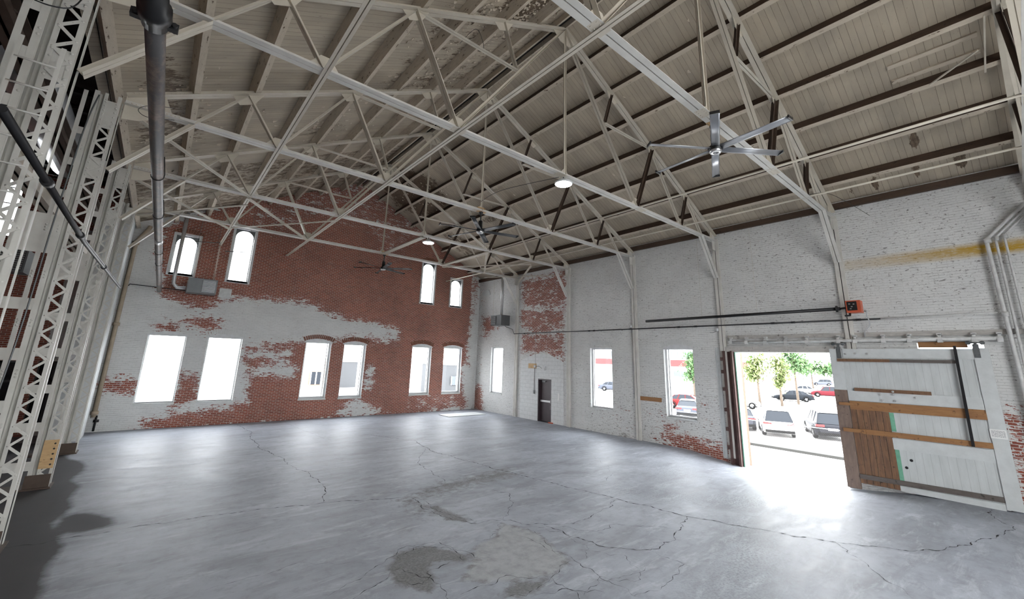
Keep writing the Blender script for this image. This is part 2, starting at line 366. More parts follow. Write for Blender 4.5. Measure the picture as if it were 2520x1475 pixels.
def grime_right(y,z):
    g=0
    if z<.5: g=max(g,.32*(1-z/.5))
    d=math.hypot((y-11.4)/.7,(z+.1)/.5); g=max(g,.75*max(0,1-d/1.2))
    if y>22.1: g=max(g,.35)
    return g
def stain_right(y,z):
    zc=6.27 if y>0 else 6.25
    if not(-.7<y<3.0): return 0
    a=min(1,1.6*max(0,1-abs(z-zc)/.17)); return a*(.35+.75*max(0,min(1,(2.6-y)/2.4)))

def chips_right(y,z):
    return max(.9 if z<2.1 and 7<y<13.3 else 0,.75 if (z>5.2 and y<6) else .3,1.0*blob0(y,z,.8,5.5,1.5,.5),.8*blob0(y,z,.6,7.3,2.0,.6),.35 if z>4.2 else 0,.7*blob0(y,z,4.0,7.0,1.2,.8))
def blob0(y,z,a,b,c,d): return math.exp(-(((y-a)/c)**2+((z-b)/d)**2))
def grid_wall(name,axis,c_in,c_out,us,vs,holes,zmax,mats,fields):
    """wall plane normal to axis ('x' or 'y') with rectangular holes; inner grid, outer face and reveals in one mesh"""
    mb=MB(); U=sorted(set([round(u,4) for u in us]+[h[i] for h in holes for i in (0,1)])); V=sorted(set([round(v,4) for v in vs]+[h[i] for h in holes for i in (2,3)]))
    U=[u for i,u in enumerate(U) if i==0 or u-U[i-1]>.004]; V=[v for i,v in enumerate(V) if i==0 or v-V[i-1]>.004]
    idx={}
    def P(u,v,c): return (c,u,v) if axis=='x' else (u,c,v)
    def vert(i,j,c):
        k=(i,j,c)
        if k not in idx:
            u=U[i]; v=min(V[j],zmax(u)); idx[k]=len(mb.v); mb.v.append(P(u,v,c))
        return idx[k]
    def inh(u,v): return any(h[0]-.001<u<h[1]+.001 and h[2]-.001<v<h[3]+.001 for h in holes)
    for c in (c_in,c_out):
        for i in range(len(U)-1):
            for j in range(len(V)-1):
                um=(U[i]+U[i+1])/2; vm=(V[j]+V[j+1])/2
                if inh(um,vm) or V[j]>=max(zmax(U[i]),zmax(U[i+1])): continue
                q=[vert(i,j,c),vert(i+1,j,c),vert(i+1,j+1,c),vert(i,j+1,c)]
                mb.f.append(q if (c==c_in)==(axis=='y') else q[::-1]); mb.m.append(0); mb.sm.append(False)
    for h in holes:
        u0,u1,v0,v1=h[:4]
        for a,b in (((u0,v0),(u1,v0)),((u1,v0),(u1,v1)),((u1,v1),(u0,v1)),((u0,v1),(u0,v0))):
            mb.add([P(a[0],a[1],c_in),P(b[0],b[1],c_in),P(b[0],b[1],c_out),P(a[0],a[1],c_out)],[(0,1,2,3)],1)
    o=mb.build(name,mats,None,(0,0,0)); me=o.data
    for nm,fn in fields.items():
        a=me.attributes.new(nm,'FLOAT','POINT'); vals=[]
        cache={}
        for p in me.vertices:
            u,v=(p.co.y,p.co.z) if axis=='x' else (p.co.x,p.co.z)
            k=(round(u,3),round(v,3))
            if k not in cache: cache[k]=fn(u,v)
            vals.append(cache[k])
        a.data.foreach_set('value',vals)
    return struct(o)
def fr(a,b,s):
    n=max(1,int(round((b-a)/s))); return [a+(b-a)*i/n for i in range(n+1)]

# ------------------------------------------------------------------ openings
BWIN=[(-.36,.90,.97,3.70),(1.65,2.93,.97,3.70),(5.62,6.85,.95,3.70),(7.49,8.67,.95,3.68),(11.41,12.67,1.0,3.72),(13.53,14.84,1.02,3.74)]
BARCH=[(-.15,.64,6.28,7.96),(1.93,2.71,6.25,8.72),(11.69,12.5,6.31,8.77),(13.75,14.52,6.32,8.02)]
RWIN=[(19.93,21.10,1.11,3.82),(11.96,13.22,1.05,3.76),(8.13,9.37,1.08,3.76)]
PDOOR=(15.82,16.81,0.0,2.15)
BIGDOOR=(3.72,6.58,-.30,3.60)
UPGAP=(.52,1.75,3.72,3.88)      # daylight slot over the sliding door
DARKW=[(-3.15,-2.35,.35,2.55),(-4.75,-3.35,.35,2.55),(-6.9,-5.2,.35,2.55)]
SIDEWIN=[(-6.1,-4.75,6.9,9.3)]
wb=grid_wall('wall_back','y',D,D+.38,fr(-9,16.4,.15),fr(-.3,13.3,.15),BWIN+BARCH+DARKW+SIDEWIN,lambda x: roof_z(x)+.1 if x>-1.75 else 10.2,[M['brick_back'],M['reveal']],
    {'bare':bare_back,'grime':lambda x,z:(.25*max(0,1-z/.35) if x>-1.7 else 0)+(.3 if x>15.75 else 0),'stain':lambda x,z:0,'chips':lambda x,z:0})
wr=grid_wall('wall_right','x',W,W+.38,fr(-6,D,.15),fr(-.6,8.45,.15),RWIN+[PDOOR,BIGDOOR,UPGAP],lambda y:8.45,[M['brick_right'],M['reveal']],
    {'bare':bare_right,'grime':grime_right,'stain':stain_right,'chips':chips_right})
wf=grid_wall('wall_front','y',-6.0,-6.35,fr(-9,16.4,1.5),fr(-.3,13.3,1.0),[(1.0,3.6,.4,4.8),(4.6,7.2,.4,4.8),(8.2,10.6,.4,4.8),(3.0,4.8,6.2,9.0),(6.4,8.4,6.2,10.0)],lambda x: roof_z(x)+.1 if x>-1.75 else 10.2,[M['brick_plain'],M['reveal']],  # unseen wall; its openings are added and sized to let in fill daylight
    {'bare':lambda x,z:-1.3,'grime':lambda x,z:0,'stain':lambda x,z:0})
wl=grid_wall('wall_left','x',-8.6,-8.95,fr(-6.2,D+.3,1.0),fr(-.3,10.2,1.0),[],lambda y:10.2,[M['brick_right'],M['reveal']],
    {'bare':lambda x,z:.6,'grime':lambda x,z:0,'stain':lambda x,z:0})

# ------------------------------------------------------------------ floor
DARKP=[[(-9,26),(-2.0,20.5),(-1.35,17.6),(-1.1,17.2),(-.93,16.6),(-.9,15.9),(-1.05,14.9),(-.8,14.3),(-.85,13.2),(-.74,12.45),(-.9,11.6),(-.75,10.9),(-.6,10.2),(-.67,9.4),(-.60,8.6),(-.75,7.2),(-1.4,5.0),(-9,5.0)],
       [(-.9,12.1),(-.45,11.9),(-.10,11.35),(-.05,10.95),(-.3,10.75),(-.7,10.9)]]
def floor_z(x,y):
    z=0.0
    if x>12.5:
        k=(min(x,16.2)-12.5)/3.7; k=k*k*(3-2*k); t=(y-5.2)/2.6; g=math.exp(-(t**4)) ; z-=.24*k*g
    return z
PATCH=[(5.72,6.95),(5.95,6.2),(5.62,5.15),(5.1,4.95),(4.35,5.25),(3.9,5.6),(4.3,5.95),(4.75,6.45),(5.2,6.5)]
ROUGH=[[(3.2,6.6),(3.55,6.95),(4.0,6.95),(4.3,6.45),(4.5,5.95),(4.15,6.1),(3.95,6.35),(3.7,6.25),(3.65,5.9),(3.4,5.6),(3.1,6.1)],[(4.9,7.7),(5.0,8.6),(5.15,8.5),(5.3,7.3)],[(4.0,4.95),(4.5,5.1),(4.9,4.9),(4.5,4.75)]]
BAND=[(5.9,9.9),(8.4,10.2),(8.4,9.3),(6.8,9.3),(5.0,9.0),(4.9,8.6),(5.0,7.9),(4.6,8.2),(4.6,9.3)]
def blob(x,y,cx,cy,rx,ry,a=0):
    dx,dy=x-cx,y-cy; c,s=math.cos(a),math.sin(a); u=(dx*c+dy*s)/rx; v=(-dx*s+dy*c)/ry; return math.exp(-(u*u+v*v))
def build_floor():
    xs=fr(-9,2,.22)+fr(2,12,.10)[1:]+fr(12,16.38,.146)[1:]; ys=fr(-6.3,0,.9)+fr(0,12,.10)[1:]+fr(12,D+.35,.25)[1:]
    mb=MB(); nx=len(xs)
    for y in ys:
        for x in xs: mb.v.append((x,y,floor_z(x,y)))
    for j in range(len(ys)-1):
        for i in range(nx-1): mb.f.append([j*nx+i,j*nx+i+1,(j+1)*nx+i+1,(j+1)*nx+i]); mb.m.append(0); mb.sm.append(True)
    # cracks: narrow jagged ribbons a hair above the slab
    CR=[([(3.18,22.3),(3.43,19.88),(3.23,18.99),(3.15,16.5),(3.44,14.96),(3.46,13.5),(3.65,12.61),(3.63,11.12),(3.29,10.03)],.030),
        ([(-1.5,10.62),(-.59,10.59),(.45,10.56),(1.6,10.42),(3.31,10.02),(4.87,9.37)],.028),([(4.87,9.37),(6.03,9.71),(7.4,9.69),(8.2,9.85)],.012),
        ([(6.9,17.5),(8.07,15.21),(7.71,13.34),(7.89,11.85),(8.16,9.93),(8.42,8.55),(8.82,6.58),(9.11,5.0),(9.62,3.85),(10.12,2.78),(10.82,1.77),(11.39,1.41),(12.45,1.07),(14.13,.59),(15.0,.95),(15.64,.98)],.034),
        ([(7.75,13.8),(6.56,12.07),(6.4,10.9),(6.2,9.81)],.017),([(4.95,9.32),(4.89,8.13),(5.2,7.26),(5.81,7.09),(6.07,6.6),(6.82,6.12),(8.19,6.28),(8.80,6.56)],.02),
        ([(5.1,9.0),(5.0,8.2),(5.35,7.3)],.020),([(9.11,5.0),(8.41,4.75),(7.63,4.52),(7.03,4.55),(6.52,5.02),(6.32,5.77),(6.33,6.42)],.026),
        ([(2.22,6.28),(3.03,6.68),(3.76,7.09),(4.28,6.91),(4.32,5.98)],.013),([(10.18,2.74),(9.6,2.2),(8.71,1.47)],.011),([(5.6,6.3),(5.72,5.22),(5.62,4.56),(5.57,3.86)],.014),
        ([(3.25,6.5),(3.5,6.85),(3.95,6.95),(4.35,6.5),(4.55,6.0)],.022),([(3.1,6.15),(3.4,5.85),(3.7,6.15),(4.2,6.1)],.02),([(4.75,6.45),(5.2,6.6),(5.7,6.95),(5.95,6.3),(5.6,5.3)],.008),([(6.0,6.6),(6.35,5.9),(6.2,5.2),(5.75,5.0)],.010),([(6.35,6.4),(6.9,5.6),(7.5,5.6),(8.3,4.8)],.011),([(5.0,4.3),(5.6,4.5),(5.9,4.1),(6.4,4.2)],.009),([(4.4,4.7),(4.9,4.6),(5.3,4.2)],.016),([(5.54,3.88),(6.2,3.78),(7.02,3.94),(7.0,4.5)],.011),([(1.4,5.6),(2.6,6.1),(3.35,6.45),(3.6,5.7),(3.4,5.0)],.014),([(6.75,8.9),(7.0,8.3),(6.5,7.6),(5.85,7.1)],.015),
        ([(3.6,5.3),(4.5,5.35),(5.0,4.9),(4.9,4.2)],.018),([(11.9,9.8),(11.2,8.6),(10.4,7.9),(9.6,7.6)],.011),([(5.0,21.9),(5.3,18.5),(5.5,16.6)],.014),([(1.0,18.5),(3.2,18.6)],.012),
        ([(3.3,16.4),(5.8,16.8),(8.0,17.0),(10.5,17.2)],.010),([(9.3,20.5),(10.2,17.8),(11.5,15.5),(13.4,13.4)],.010),([(6.1,5.2),(6.5,4.7),(6.2,4.2)],.009),([(5.2,4.6),(5.8,4.3),(6.6,4.2)],.008),
        ([(4.0,4.9),(4.6,4.8),(5.6,5.1)],.010),([(1.0,7.4),(2.2,7.5),(3.0,6.9)],.008),([(12.2,9.4),(11.3,10.0),(10.0,10.3),(8.6,10.0)],.008),([(2.3,5.8),(2.8,5.2),(2.6,4.6)],.009),([(6.3,10.5),(5.0,12.8),(4.3,15.5)],.006)]
    rnd=random.Random(3)
    for pts,w in CR:
        P=[]; wlk=0
        for k in range(len(pts)-1):
            a,b=pts[k],pts[k+1]; L=math.hypot(b[0]-a[0],b[1]-a[1]); n=max(2,int(L/.055)); nx_,ny_=-(b[1]-a[1])/L,(b[0]-a[0])/L
            for i in range(n):
                t=i/n; wlk=(wlk*.7+rnd.uniform(-1,1)*.016); o=(wlk+rnd.uniform(-1,1)*.007+.035*math.sin(t*7+k*1.7)+.02*math.sin(t*17+k))*min(1,4*t,4*(1-t)+.2); P.append((a[0]+(b[0]-a[0])*t+nx_*o,a[1]+(b[1]-a[1])*t+ny_*o))
        P.append(pts[-1]); base=len(mb.v)
        for i,(x,y) in enumerate(P):
            q=P[min(i+1,len(P)-1)]; r=P[max(i-1,0)]; dx,dy=q[0]-r[0],q[1]-r[1]; L=math.hypot(dx,dy) or 1; hw=w*(.12+rnd.random()**2*.95)*.5*min(1,.25+i/6,.25+(len(P)-1-i)/6)
            for s in (-1,1): mb.v.append((x-dy/L*hw*s,y+dx/L*hw*s,floor_z(x,y)+.004))
        for i in range(len(P)-1): mb.f.append([base+2*i,base+2*i+1,base+2*i+3,base+2*i+2]); mb.m.append(1); mb.sm.append(False)
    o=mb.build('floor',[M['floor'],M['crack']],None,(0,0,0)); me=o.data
    F={'dark':[], 'patch':[], 'rough_spot':[], 'tyre':[]}
    for p in me.vertices:
        x,y=p.co.x,p.co.y
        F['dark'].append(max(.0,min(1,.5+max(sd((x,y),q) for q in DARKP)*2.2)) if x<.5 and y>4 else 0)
        if 1<x<9.5 and 3<y<11:
            F['patch'].append(max(0,min(1,.5+sd((x,y),PATCH)*2)))
            F['rough_spot'].append(max(0,min(1,max(.50-abs(sd((x,y),PATCH))*2.2,.5+max(sd((x,y),q) for q in ROUGH)*2.5,.42+sd((x,y),BAND)*.5))))
        else: F['patch'].append(0); F['rough_spot'].append(0)
        F['tyre'].append(.9*blob(x,y,11.7,4.4,.9,.5,-.6)+.7*blob(x,y,8.7,3.6,1.7,.45,.35)+.6*blob(x,y,12.3,7.2,1.6,.8,.5)+.5*blob(x,y,10.4,5.6,2.2,.5,-.9)+.35*blob(x,y,6.8,3.3,1.2,.5))
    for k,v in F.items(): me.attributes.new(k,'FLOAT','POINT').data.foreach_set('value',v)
    struct(o,'cracked grey concrete floor')
build_floor()

# ------------------------------------------------------------------ roof boards (ceiling)
def build_roof():
    def slope(name,x0,x1,peelfn,label):
        mb=MB(); xs=fr(x0,x1,.2); ys=fr(-6.3,D+.3,.15); nx=len(xs)
        for y in ys:
            for x in xs: mb.v.append((x,y,roof_z(min(x,W)) if x<=W else roof_z(W)-(x-W)*SL))
        for j in range(len(ys)-1):
            for i in range(nx-1): mb.f.append([j*nx+i,(j+1)*nx+i,(j+1)*nx+i+1,j*nx+i+1]); mb.m.append(0); mb.sm.append(False)
        n0=len(mb.v)
        z0=roof_z(x0)+.16; z1=(roof_z(x1) if x1<=W else roof_z(W)-(x1-W)*SL)+.16
        mb.add([(x0,-6.3,z0),(x1,-6.3,z1),(x1,D+.3,z1),(x0,D+.3,z0)],[(0,1,2,3)],1)
        o=mb.build(name,[M['roof'],M['dark_roof']],None,(0,0,0)); me=o.data
        me.attributes.new('peel','FLOAT','POINT').data.foreach_set('value',[peelfn(p.co.x,p.co.y) for p in me.vertices])
        struct(o,label)
    def pl(x,y):
        p=.12
        p=max(p,.38*max(0,min(1,(x-2.6)/1.2))*max(0,min(1,(14-y)/3)),.55*blob(x,y,5.8,6.2,1.7,2.6),.45*blob(x,y,5.2,10.5,1.6,1.6),.5*blob(x,y,-.6,13.2,1.3,2.4),.5*blob(x,y,-.8,11,.7,3),.42*blob(x,y,3.0,14.0,2.0,1.2))
        if y>16.5: p=max(p,.45)
        return p
    def pr(x,y):
        p=.08+.10*max(0,min(1,(y-5)/6))
        p=max(p,.95*blob(x,y,9.3,19.8,1.7,2.4),.55*blob(x,y,13.0,20.8,1.8,1.4),.50*blob(x,y,12.3,16.6,.5,2.5),1.0*blob(x,y,15.5,.2,.35,.12),1.0*blob(x,y,15.45,1.0,.4,.08),1.0*blob(x,y,15.6,1.9,.35,.08),.95*blob(x,y,14.55,.9,.3,.10),.9*blob(x,y,15.7,2.5,.2,.07),.3*blob(x,y,9.5,8.7,1.0,1.0))
        return p
    slope('ceiling',-1.75,XR-.28,pl,'left slope of the boarded roof with peeling paint')
    slope('ceiling',XR+.02,W+.4,pr,'right slope of the boarded roof')
    mb=MB(); mb.box((XR-.33,-6.3,12.66),(XR+.10,D+.3,12.80)); struct(mb.build('ceiling_ridge_cap',M['dark_roof'],None,(0,0,0)))  # near-black colour paints in the dark of the open ridge slot
    mb=MB(); mb.add([(-9,-6.3,10.2),(-1.6,-6.3,9.3),(-1.6,D+.3,9.3),(-9,D+.3,10.2)],[(0,3,2,1)]); mb.add([(-1.6,-6.3,8.1),(-1.6,D+.3,8.1),(-1.6,D+.3,9.3),(-1.6,-6.3,9.3)],[(0,3,2,1)])
    for k in range(26): mb.box((-8.9,-6+k*1.1,9.15),(-1.65,-5.88+k*1.1,9.3))
    struct(mb.build('ceiling_side_bay',M['dark_roof'],None,(0,0,0)),'dark roof deck over the side bay')
build_roof()
ORD=['first','second','third','fourth','fifth','sixth','seventh','eighth','ninth']
def purlins():
    k=0
    for side,xs in (('right',[15.06,14.03,12.97,11.85,10.75,9.65,8.60]),('left',[-.38,.70,1.88,2.98,4.12,5.22,6.28])):
        for i,x in enumerate(xs):
            sgn=1 if side=='right' else -1
            nrm=Vector((sgn*SL,0,1)).normalized(); z=roof_z(x)
            mb=MB(); p0=Vector((x,-6.2,z))-nrm*.002; p1=Vector((x,D-.02,z))-nrm*.002
            mb.bar(p0,p1,nrm,-.06,.06,-.275,0,0,{5 if side=='right' else 3:1} if side=='right' else None)
            o=mb.build('roof_purlin',[M['purlin'],M['purlin_brown']])
            tag(o,f'white and brown wooden purlin on the right roof slope, {ORD[i]} up from the eaves' if side=='right' else f'cream painted wooden purlin on the left roof slope, {ORD[i]} up from the lattice columns','roof beam',f'purlins on the {side} roof slope')
    for x0,lab in ((XR-.30,'long ridge board on the left of the dark ridge slot'),(XR+.05,'long ridge board on the right of the dark ridge slot')):
        mb=MB(); mb.box((x0,-6.2,roof_z(x0)-.22),(x0+.05,D-.02,min(roof_z(x0),roof_z(x0+.05))-.01)); tag(mb.build('ridge_board',M['purlin']),lab,'roof beam','ridge boards')
    mb=MB(); mb.box((W-.13,-6,8.10),(W-.003,D-.01,8.29)); tag(mb.build('wall_plate_timber',M['purlin_brown']),'dark brown eaves timber along the top of the right wall','roof beam')
    mb=MB(); mb.bar((-1.52,-6,roof_z(-1.52)-.004),(-1.52,D-.02,roof_z(-1.52)-.004),(-SL,0,1),-.07,.07,-.26,0); tag(mb.build('eaves_timber',M['purlin']),'peeling eaves timber above the lattice columns','roof beam')
purlins()

def flakes():
    rn=random.Random(11); mb=MB()
    spots=[(5.7,6.3,1.3,2.0,650),(4.3,7.2,.9,1.4,90),(5.3,10.4,1.2,1.6,160),(6.6,5.0,.4,2.0,120),(-.6,12.8,.8,2.4,120),(2.9,13.6,1.6,1.6,110),(9.3,19.0,1.4,2.2,160),(13.3,20.3,1.4,1.2,80),(12.0,15.5,1.6,2.0,50),(10.0,8.0,2.6,3.5,30)]
    for cx,cy,sx,sy,n in spots:
        for k in range(n):
            x=rn.gauss(cx,sx*.6); y=rn.gauss(cy,sy*.6)
            if not(-1.5<x<15.8 and abs(x-XR)>.45 and y<D-.1): continue
            z=roof_z(x)-.003; L=rn.uniform(.015,.065); w=rn.uniform(.02,.055); a=rn.uniform(-.5,.5)+(math.pi/2 if rn.random()<.25 else 0); c,s_=math.cos(a),math.sin(a); cur=rn.uniform(.4,1.0); vs=[]
            sl=-SL if x>=XR else SL
            for i in range(4):
                t=i/3; hh=-w*math.sin(t*1.6)*cur*1.3; ww=w*math.cos(t*1.2*cur)*t
                for e in (-L*(1-.35*t),L*(1-.8*t)): px=x+c*e-s_*ww; py=y+s_*e+c*ww; vs.append((px,py,z+sl*(px-x)+hh*(1 if e<0 else rn.uniform(.5,1.2))))
            mb.add(vs,[(0,1,3,2),(2,3,5,4),(4,5,7,6)])
    o=mb.build('paint_flakes',M['purlin'],None,(0,0,0)); o['kind']='stuff'; o['label']='curled flakes of cream paint peeling off the roof boards'; o['category']='paint flakes'
flakes()

# ------------------------------------------------------------------ trusses (built once at y=0, then copied)
def dbl(mb,p0,p1,leg=.075,th=.009,gap=.014,flange=1,mi=0,rv=False):
    """pair of angles back to back, drawn in the xz plane"""
    p0=Vector((p0[0],0,p0[1])); p1=Vector((p1[0],0,p1[1]))
    if p0.x>p1.x: p0,p1=p1,p0
    d=(p1-p0).normalized(); n=Vector((-d.z,0,d.x))       # upward normal
    h=leg/2; f=-1 if flange>0 else 1
    for s in (-1,1):
        a=s*gap/2; b=s*(gap/2+th); c=s*(gap/2+leg)
        # vertical leg / flat leg
        mb.bar(p0,p1,n,min(a,b),max(a,b),-h,h,mi)
        if f<0: mb.bar(p0,p1,n,min(b,c),max(b,c),-h,-h+th,mi)
        else: mb.bar(p0,p1,n,min(b,c),max(b,c),h-th,h,mi)
    if rv:
        L=(p1-p0).length; k=0
        while (k+.5)*.6<L:
            q=p0+d*((k+.5)*.6)
            for s in (-1,1): mb.rivet(q+Vector((0,s*(gap/2+th),0)),(0,s,0),.014,mi)
            k+=1
def gusset(poly,rows,th=.006):
    mb=MB(); mb.prism(poly,1,-th,th)
    for (a,b,n) in rows:
        for i in range(n):
            t=i/(max(1,n-1)); x=a[0]+(b[0]-a[0])*t; z=a[1]+(b[1]-a[1])*t
            for s in (-1,1): mb.rivet((x,s*.026,z),(0,s,0),.017)
    return mb
ZB=7.86
Nn=dict(E=(15.93,ZB),K=(14.87,ZB),B=(13.36,ZB),Cn=(10.66,ZB),Mn=(7.42,ZB),Cl=(4.12,ZB),Bl=(1.40,ZB),Kl=(-.2,ZB),El=(-1.30,ZB),
  T0=(15.95,8.06),T1=(13.86,9.12),T2=(11.71,10.21),T3=(9.56,11.30),PK=(7.42,12.38),S3=(5.24,11.27),S2=(2.95,10.12),S1=(.66,8.96),S0=(-1.30,8.02),
  MR=(9.16,10.13),ML=(5.70,10.13))
def make_truss():
    r=thing('roof_truss','','roof truss',(0,0,0),'roof trusses')
    def mem(name,a,b,mat='steel',**k):
        mb=MB(); dbl(mb,Nn[a] if isinstance(a,str) else a,Nn[b] if isinstance(b,str) else b,**k); return mb.build(name,M[mat],r)
    mem('bottom_chord','El','E','steel_white',leg=.105,gap=.02,rv=True)  # whiter steel tone paints in the light reaching the chord from below
    mem('top_chord','S0','PK',leg=.105,gap=.018,rv=True); mem('top_chord','PK','T0',leg=.105,gap=.018,rv=True)
    for a,b in (('Cn','T2'),('Cl','S2')): mem('main_strut',a,b,'bare_steel' if a=='Cn' else 'steel',leg=.085)
    for a,b in (('PK','Cn'),('PK','Cl')): mem('inner_tie',a,b,leg=.07)
    for a,b,m in (('MR','T3','bare_steel'),('ML','S3','steel'),('B','T1','bare_steel'),('Bl','S1','steel')): mem('short_strut',a,b,m,leg=.06)
    for a,b in (('MR','T2'),('ML','S2'),('T2','B'),('S2','Bl'),('T1','K'),('S1','Kl')): mem('tie_bar',a,b,leg=.052)
    mem('king_rod','Mn','PK',leg=.05)
    mem('knee_brace',(14.87,7.84),(15.86,6.38),'steel_white',leg=.09,gap=.018); mem('knee_brace',(-.2,7.84),(-1.30,6.40),leg=.085,gap=.018)
    def g(node,w,h,up,rows,tilt=0):
        x,z=Nn[node]; poly=[(x-w,z+(.05 if up else -.05)),(x-w*.75,z-.05 if up else z+.05),(x+w*.75,z-.05 if up else z+.05),(x+w,z+(.05 if up else -.05)),(x+w*.35,z+(h if up else -h)),(x-w*.35,z+(h if up else -h))]
        gusset(poly,rows).build('gusset_plate',M['steel'],r)
    for nd in ('B','Cn','Cl','Bl'):
        x,z=Nn[nd]; g(nd,.24,.26,True,[((x-.22,z-.01),(x+.22,z-.01),6)])
    x,z=Nn['Mn']; g('Mn',.13,.16,True,[((x-.1,z),(x+.1,z),3)])
    for nd,s in (('T1',-1),('T2',-1),('T3',-1),('S1',1),('S2',1),('S3',1)):
        x,z=Nn[nd]; dx=.30; dz=SL*dx*(1 if s>0 else -1)
        poly=[(x-dx,z-dz-.02),(x+dx,z+dz-.02),(x+dx*.45,z+dz*.45-.26),(x-dx*.45,z-dz*.45-.26)]
        gusset(poly,[((x-dx*.9,z-dz*.9),(x+dx*.9,z+dz*.9),9)]).build('gusset_plate',M['steel'],r)
    x,z=Nn['PK']; gusset([(x-.45,z-.26),(x,z-.03),(x+.45,z-.26),(x+.18,z-.5),(x-.18,z-.5)],[((x-.42,z-.24),(x-.08,z-.07),7),((x+.08,z-.07),(x+.42,z-.24),7)]).build('gusset_plate',M['steel'],r)
    gusset([(-1.3,8.08),(-.75,8.30),(-.55,7.84),(-1.05,7.55),(-1.3,7.50)],[((-1.2,8.1),(-.45,8.44),12),((-1.2,7.87),(-.45,7.87),12)]).build('gusset_plate',M['steel'],r)
    gusset([(15.93,8.1),(15.62,8.22),(15.55,7.84),(15.93,7.80)],[((15.9,7.87),(15.6,7.87),5)]).build('gusset_plate',M['steel'],r)
    # splice plates under the bottom chord
    for xx in (10.95,4.12,7.25):
        mb=MB(); mb.box((xx-.16,-.10,ZB-.053),(xx+.16,.10,ZB-.044))
        for i in range(4):
            for s in (-1,1): mb.rivet((xx-.12+i*.08,s*.055,ZB-.053),(0,0,-1),.014)
        mb.build('splice_plate',M['steel'],r)
    return r
TL=['white steel roof truss at the upper right corner, first and nearest of the row','white steel roof truss carrying the large silver ceiling fan, second in the row',
    'white steel roof truss above the nearer round lamp, third in the row','white steel roof truss carrying the black ceiling fan in the middle, fourth in the row',
    'white steel roof truss above the farther round lamp, fifth in the row','white steel roof truss closest to the brick end wall, last in the row']
t0=make_truss()
for i,y in enumerate(TY):
    o=t0 if i==0 else copy_tree(t0)
    o.location=(0,y,0); o['label']=TL[i]

# longitudinal members and bracing
def long_tie(x,y0,y1,r,label,z=ZB-.03,name='tie_rod',mat='steel',n=8,g='long ties running between the trusses'):
    mb=MB(); mb.tube([(x,y0,z),(x,y1,z)],r,n); return tag(mb.build(name,M[mat]),label,'tie',g)
long_tie(13.36,-6,D-.01,.028,'thin long white tie under all trusses, closest to the right wall')
long_tie(10.72,-6,TY[5],.030,'long white tie under all trusses, second from the right wall')
def long_dbl(p0,p1,leg,name,label,g,mat='steel'):
    p0=Vector(p0); p1=Vector(p1); mb=MB()
    for s in (-1,1):
        a,b,c=s*.008,s*.016,s*(.008+leg)
        mb.bar(p0,p1,(0,0,1),min(a,b),max(a,b),-leg/2,leg/2); mb.bar(p0,p1,(0,0,1),min(b,c),max(b,c),-leg/2,-leg/2+.008)
    return tag(mb.build(name,M[mat]),label,'brace' if 'brace' in name else 'tie',g)
long_dbl((4.16,-6,ZB-.05),(4.16,D-.01,ZB-.05),.055,'longitudinal_tie','long white double angle tie under the left half of the trusses, nearest the ridge','long ties running between the trusses')
long_dbl((1.42,-6,ZB-.05),(1.42,D-.01,ZB-.05),.05,'longitudinal_tie','long white double angle tie under the trusses, closest to the lattice columns','long ties running between the trusses')
long_dbl((7.42,TY[4],ZB-.06),(7.42,TY[5]-.15,ZB-.06),.10,'longitudinal_tie','short heavy tie between the last two trusses beside the black far fan','long ties running between the trusses')
long_dbl((10.66,TY[4],ZB-.06),(10.66,TY[5],ZB-.06),.09,'longitudinal_tie','short heavy tie between the last two trusses, right of the far lamp','long ties running between the trusses')
a,b=TY[4],TY[5]; c=TY[3]
BR=[((1.4,a),(4.12,b),.06,'brace from the fifth truss to the last one, before the tall arched window'),((4.12,a),(1.4,b),.035,'thin brace crossing another between the last trusses, left of the ridge'),
    ((-1.3,a),(1.4,b),.055,'brace from the lattice column to the last truss above the left arched window'),((1.4,a),(-1.3,b),.035,'thin brace running back to the farthest lattice column'),
    ((10.66,a),(13.36,b),.04,'brace between the last trusses in the right far corner'),((13.36,a),(10.66,b),.05,'brace crossing another in the right far corner'),
    ((13.36,a),(15.9,b),.05,'brace running to the right wall at the last truss'),((15.9,a),(13.36,b),.035,'thin brace from the right wall to the last truss'),
    ((-1.3,c),(1.4,a),.05,'brace from the lattice column to the fifth truss behind the rusty pipe')]
for kb,(p,q,leg,lab) in enumerate(BR): long_dbl((p[0],p[1]+.1,ZB-.09-.08*(kb%2)-.15*(kb in(2,3,6,7))),(q[0],q[1]-.1,ZB-.09-.08*(kb%2)-.15*(kb in(2,3,6,7))),leg,'horizontal_brace','white steel '+lab,'flat cross braces under the last trusses')

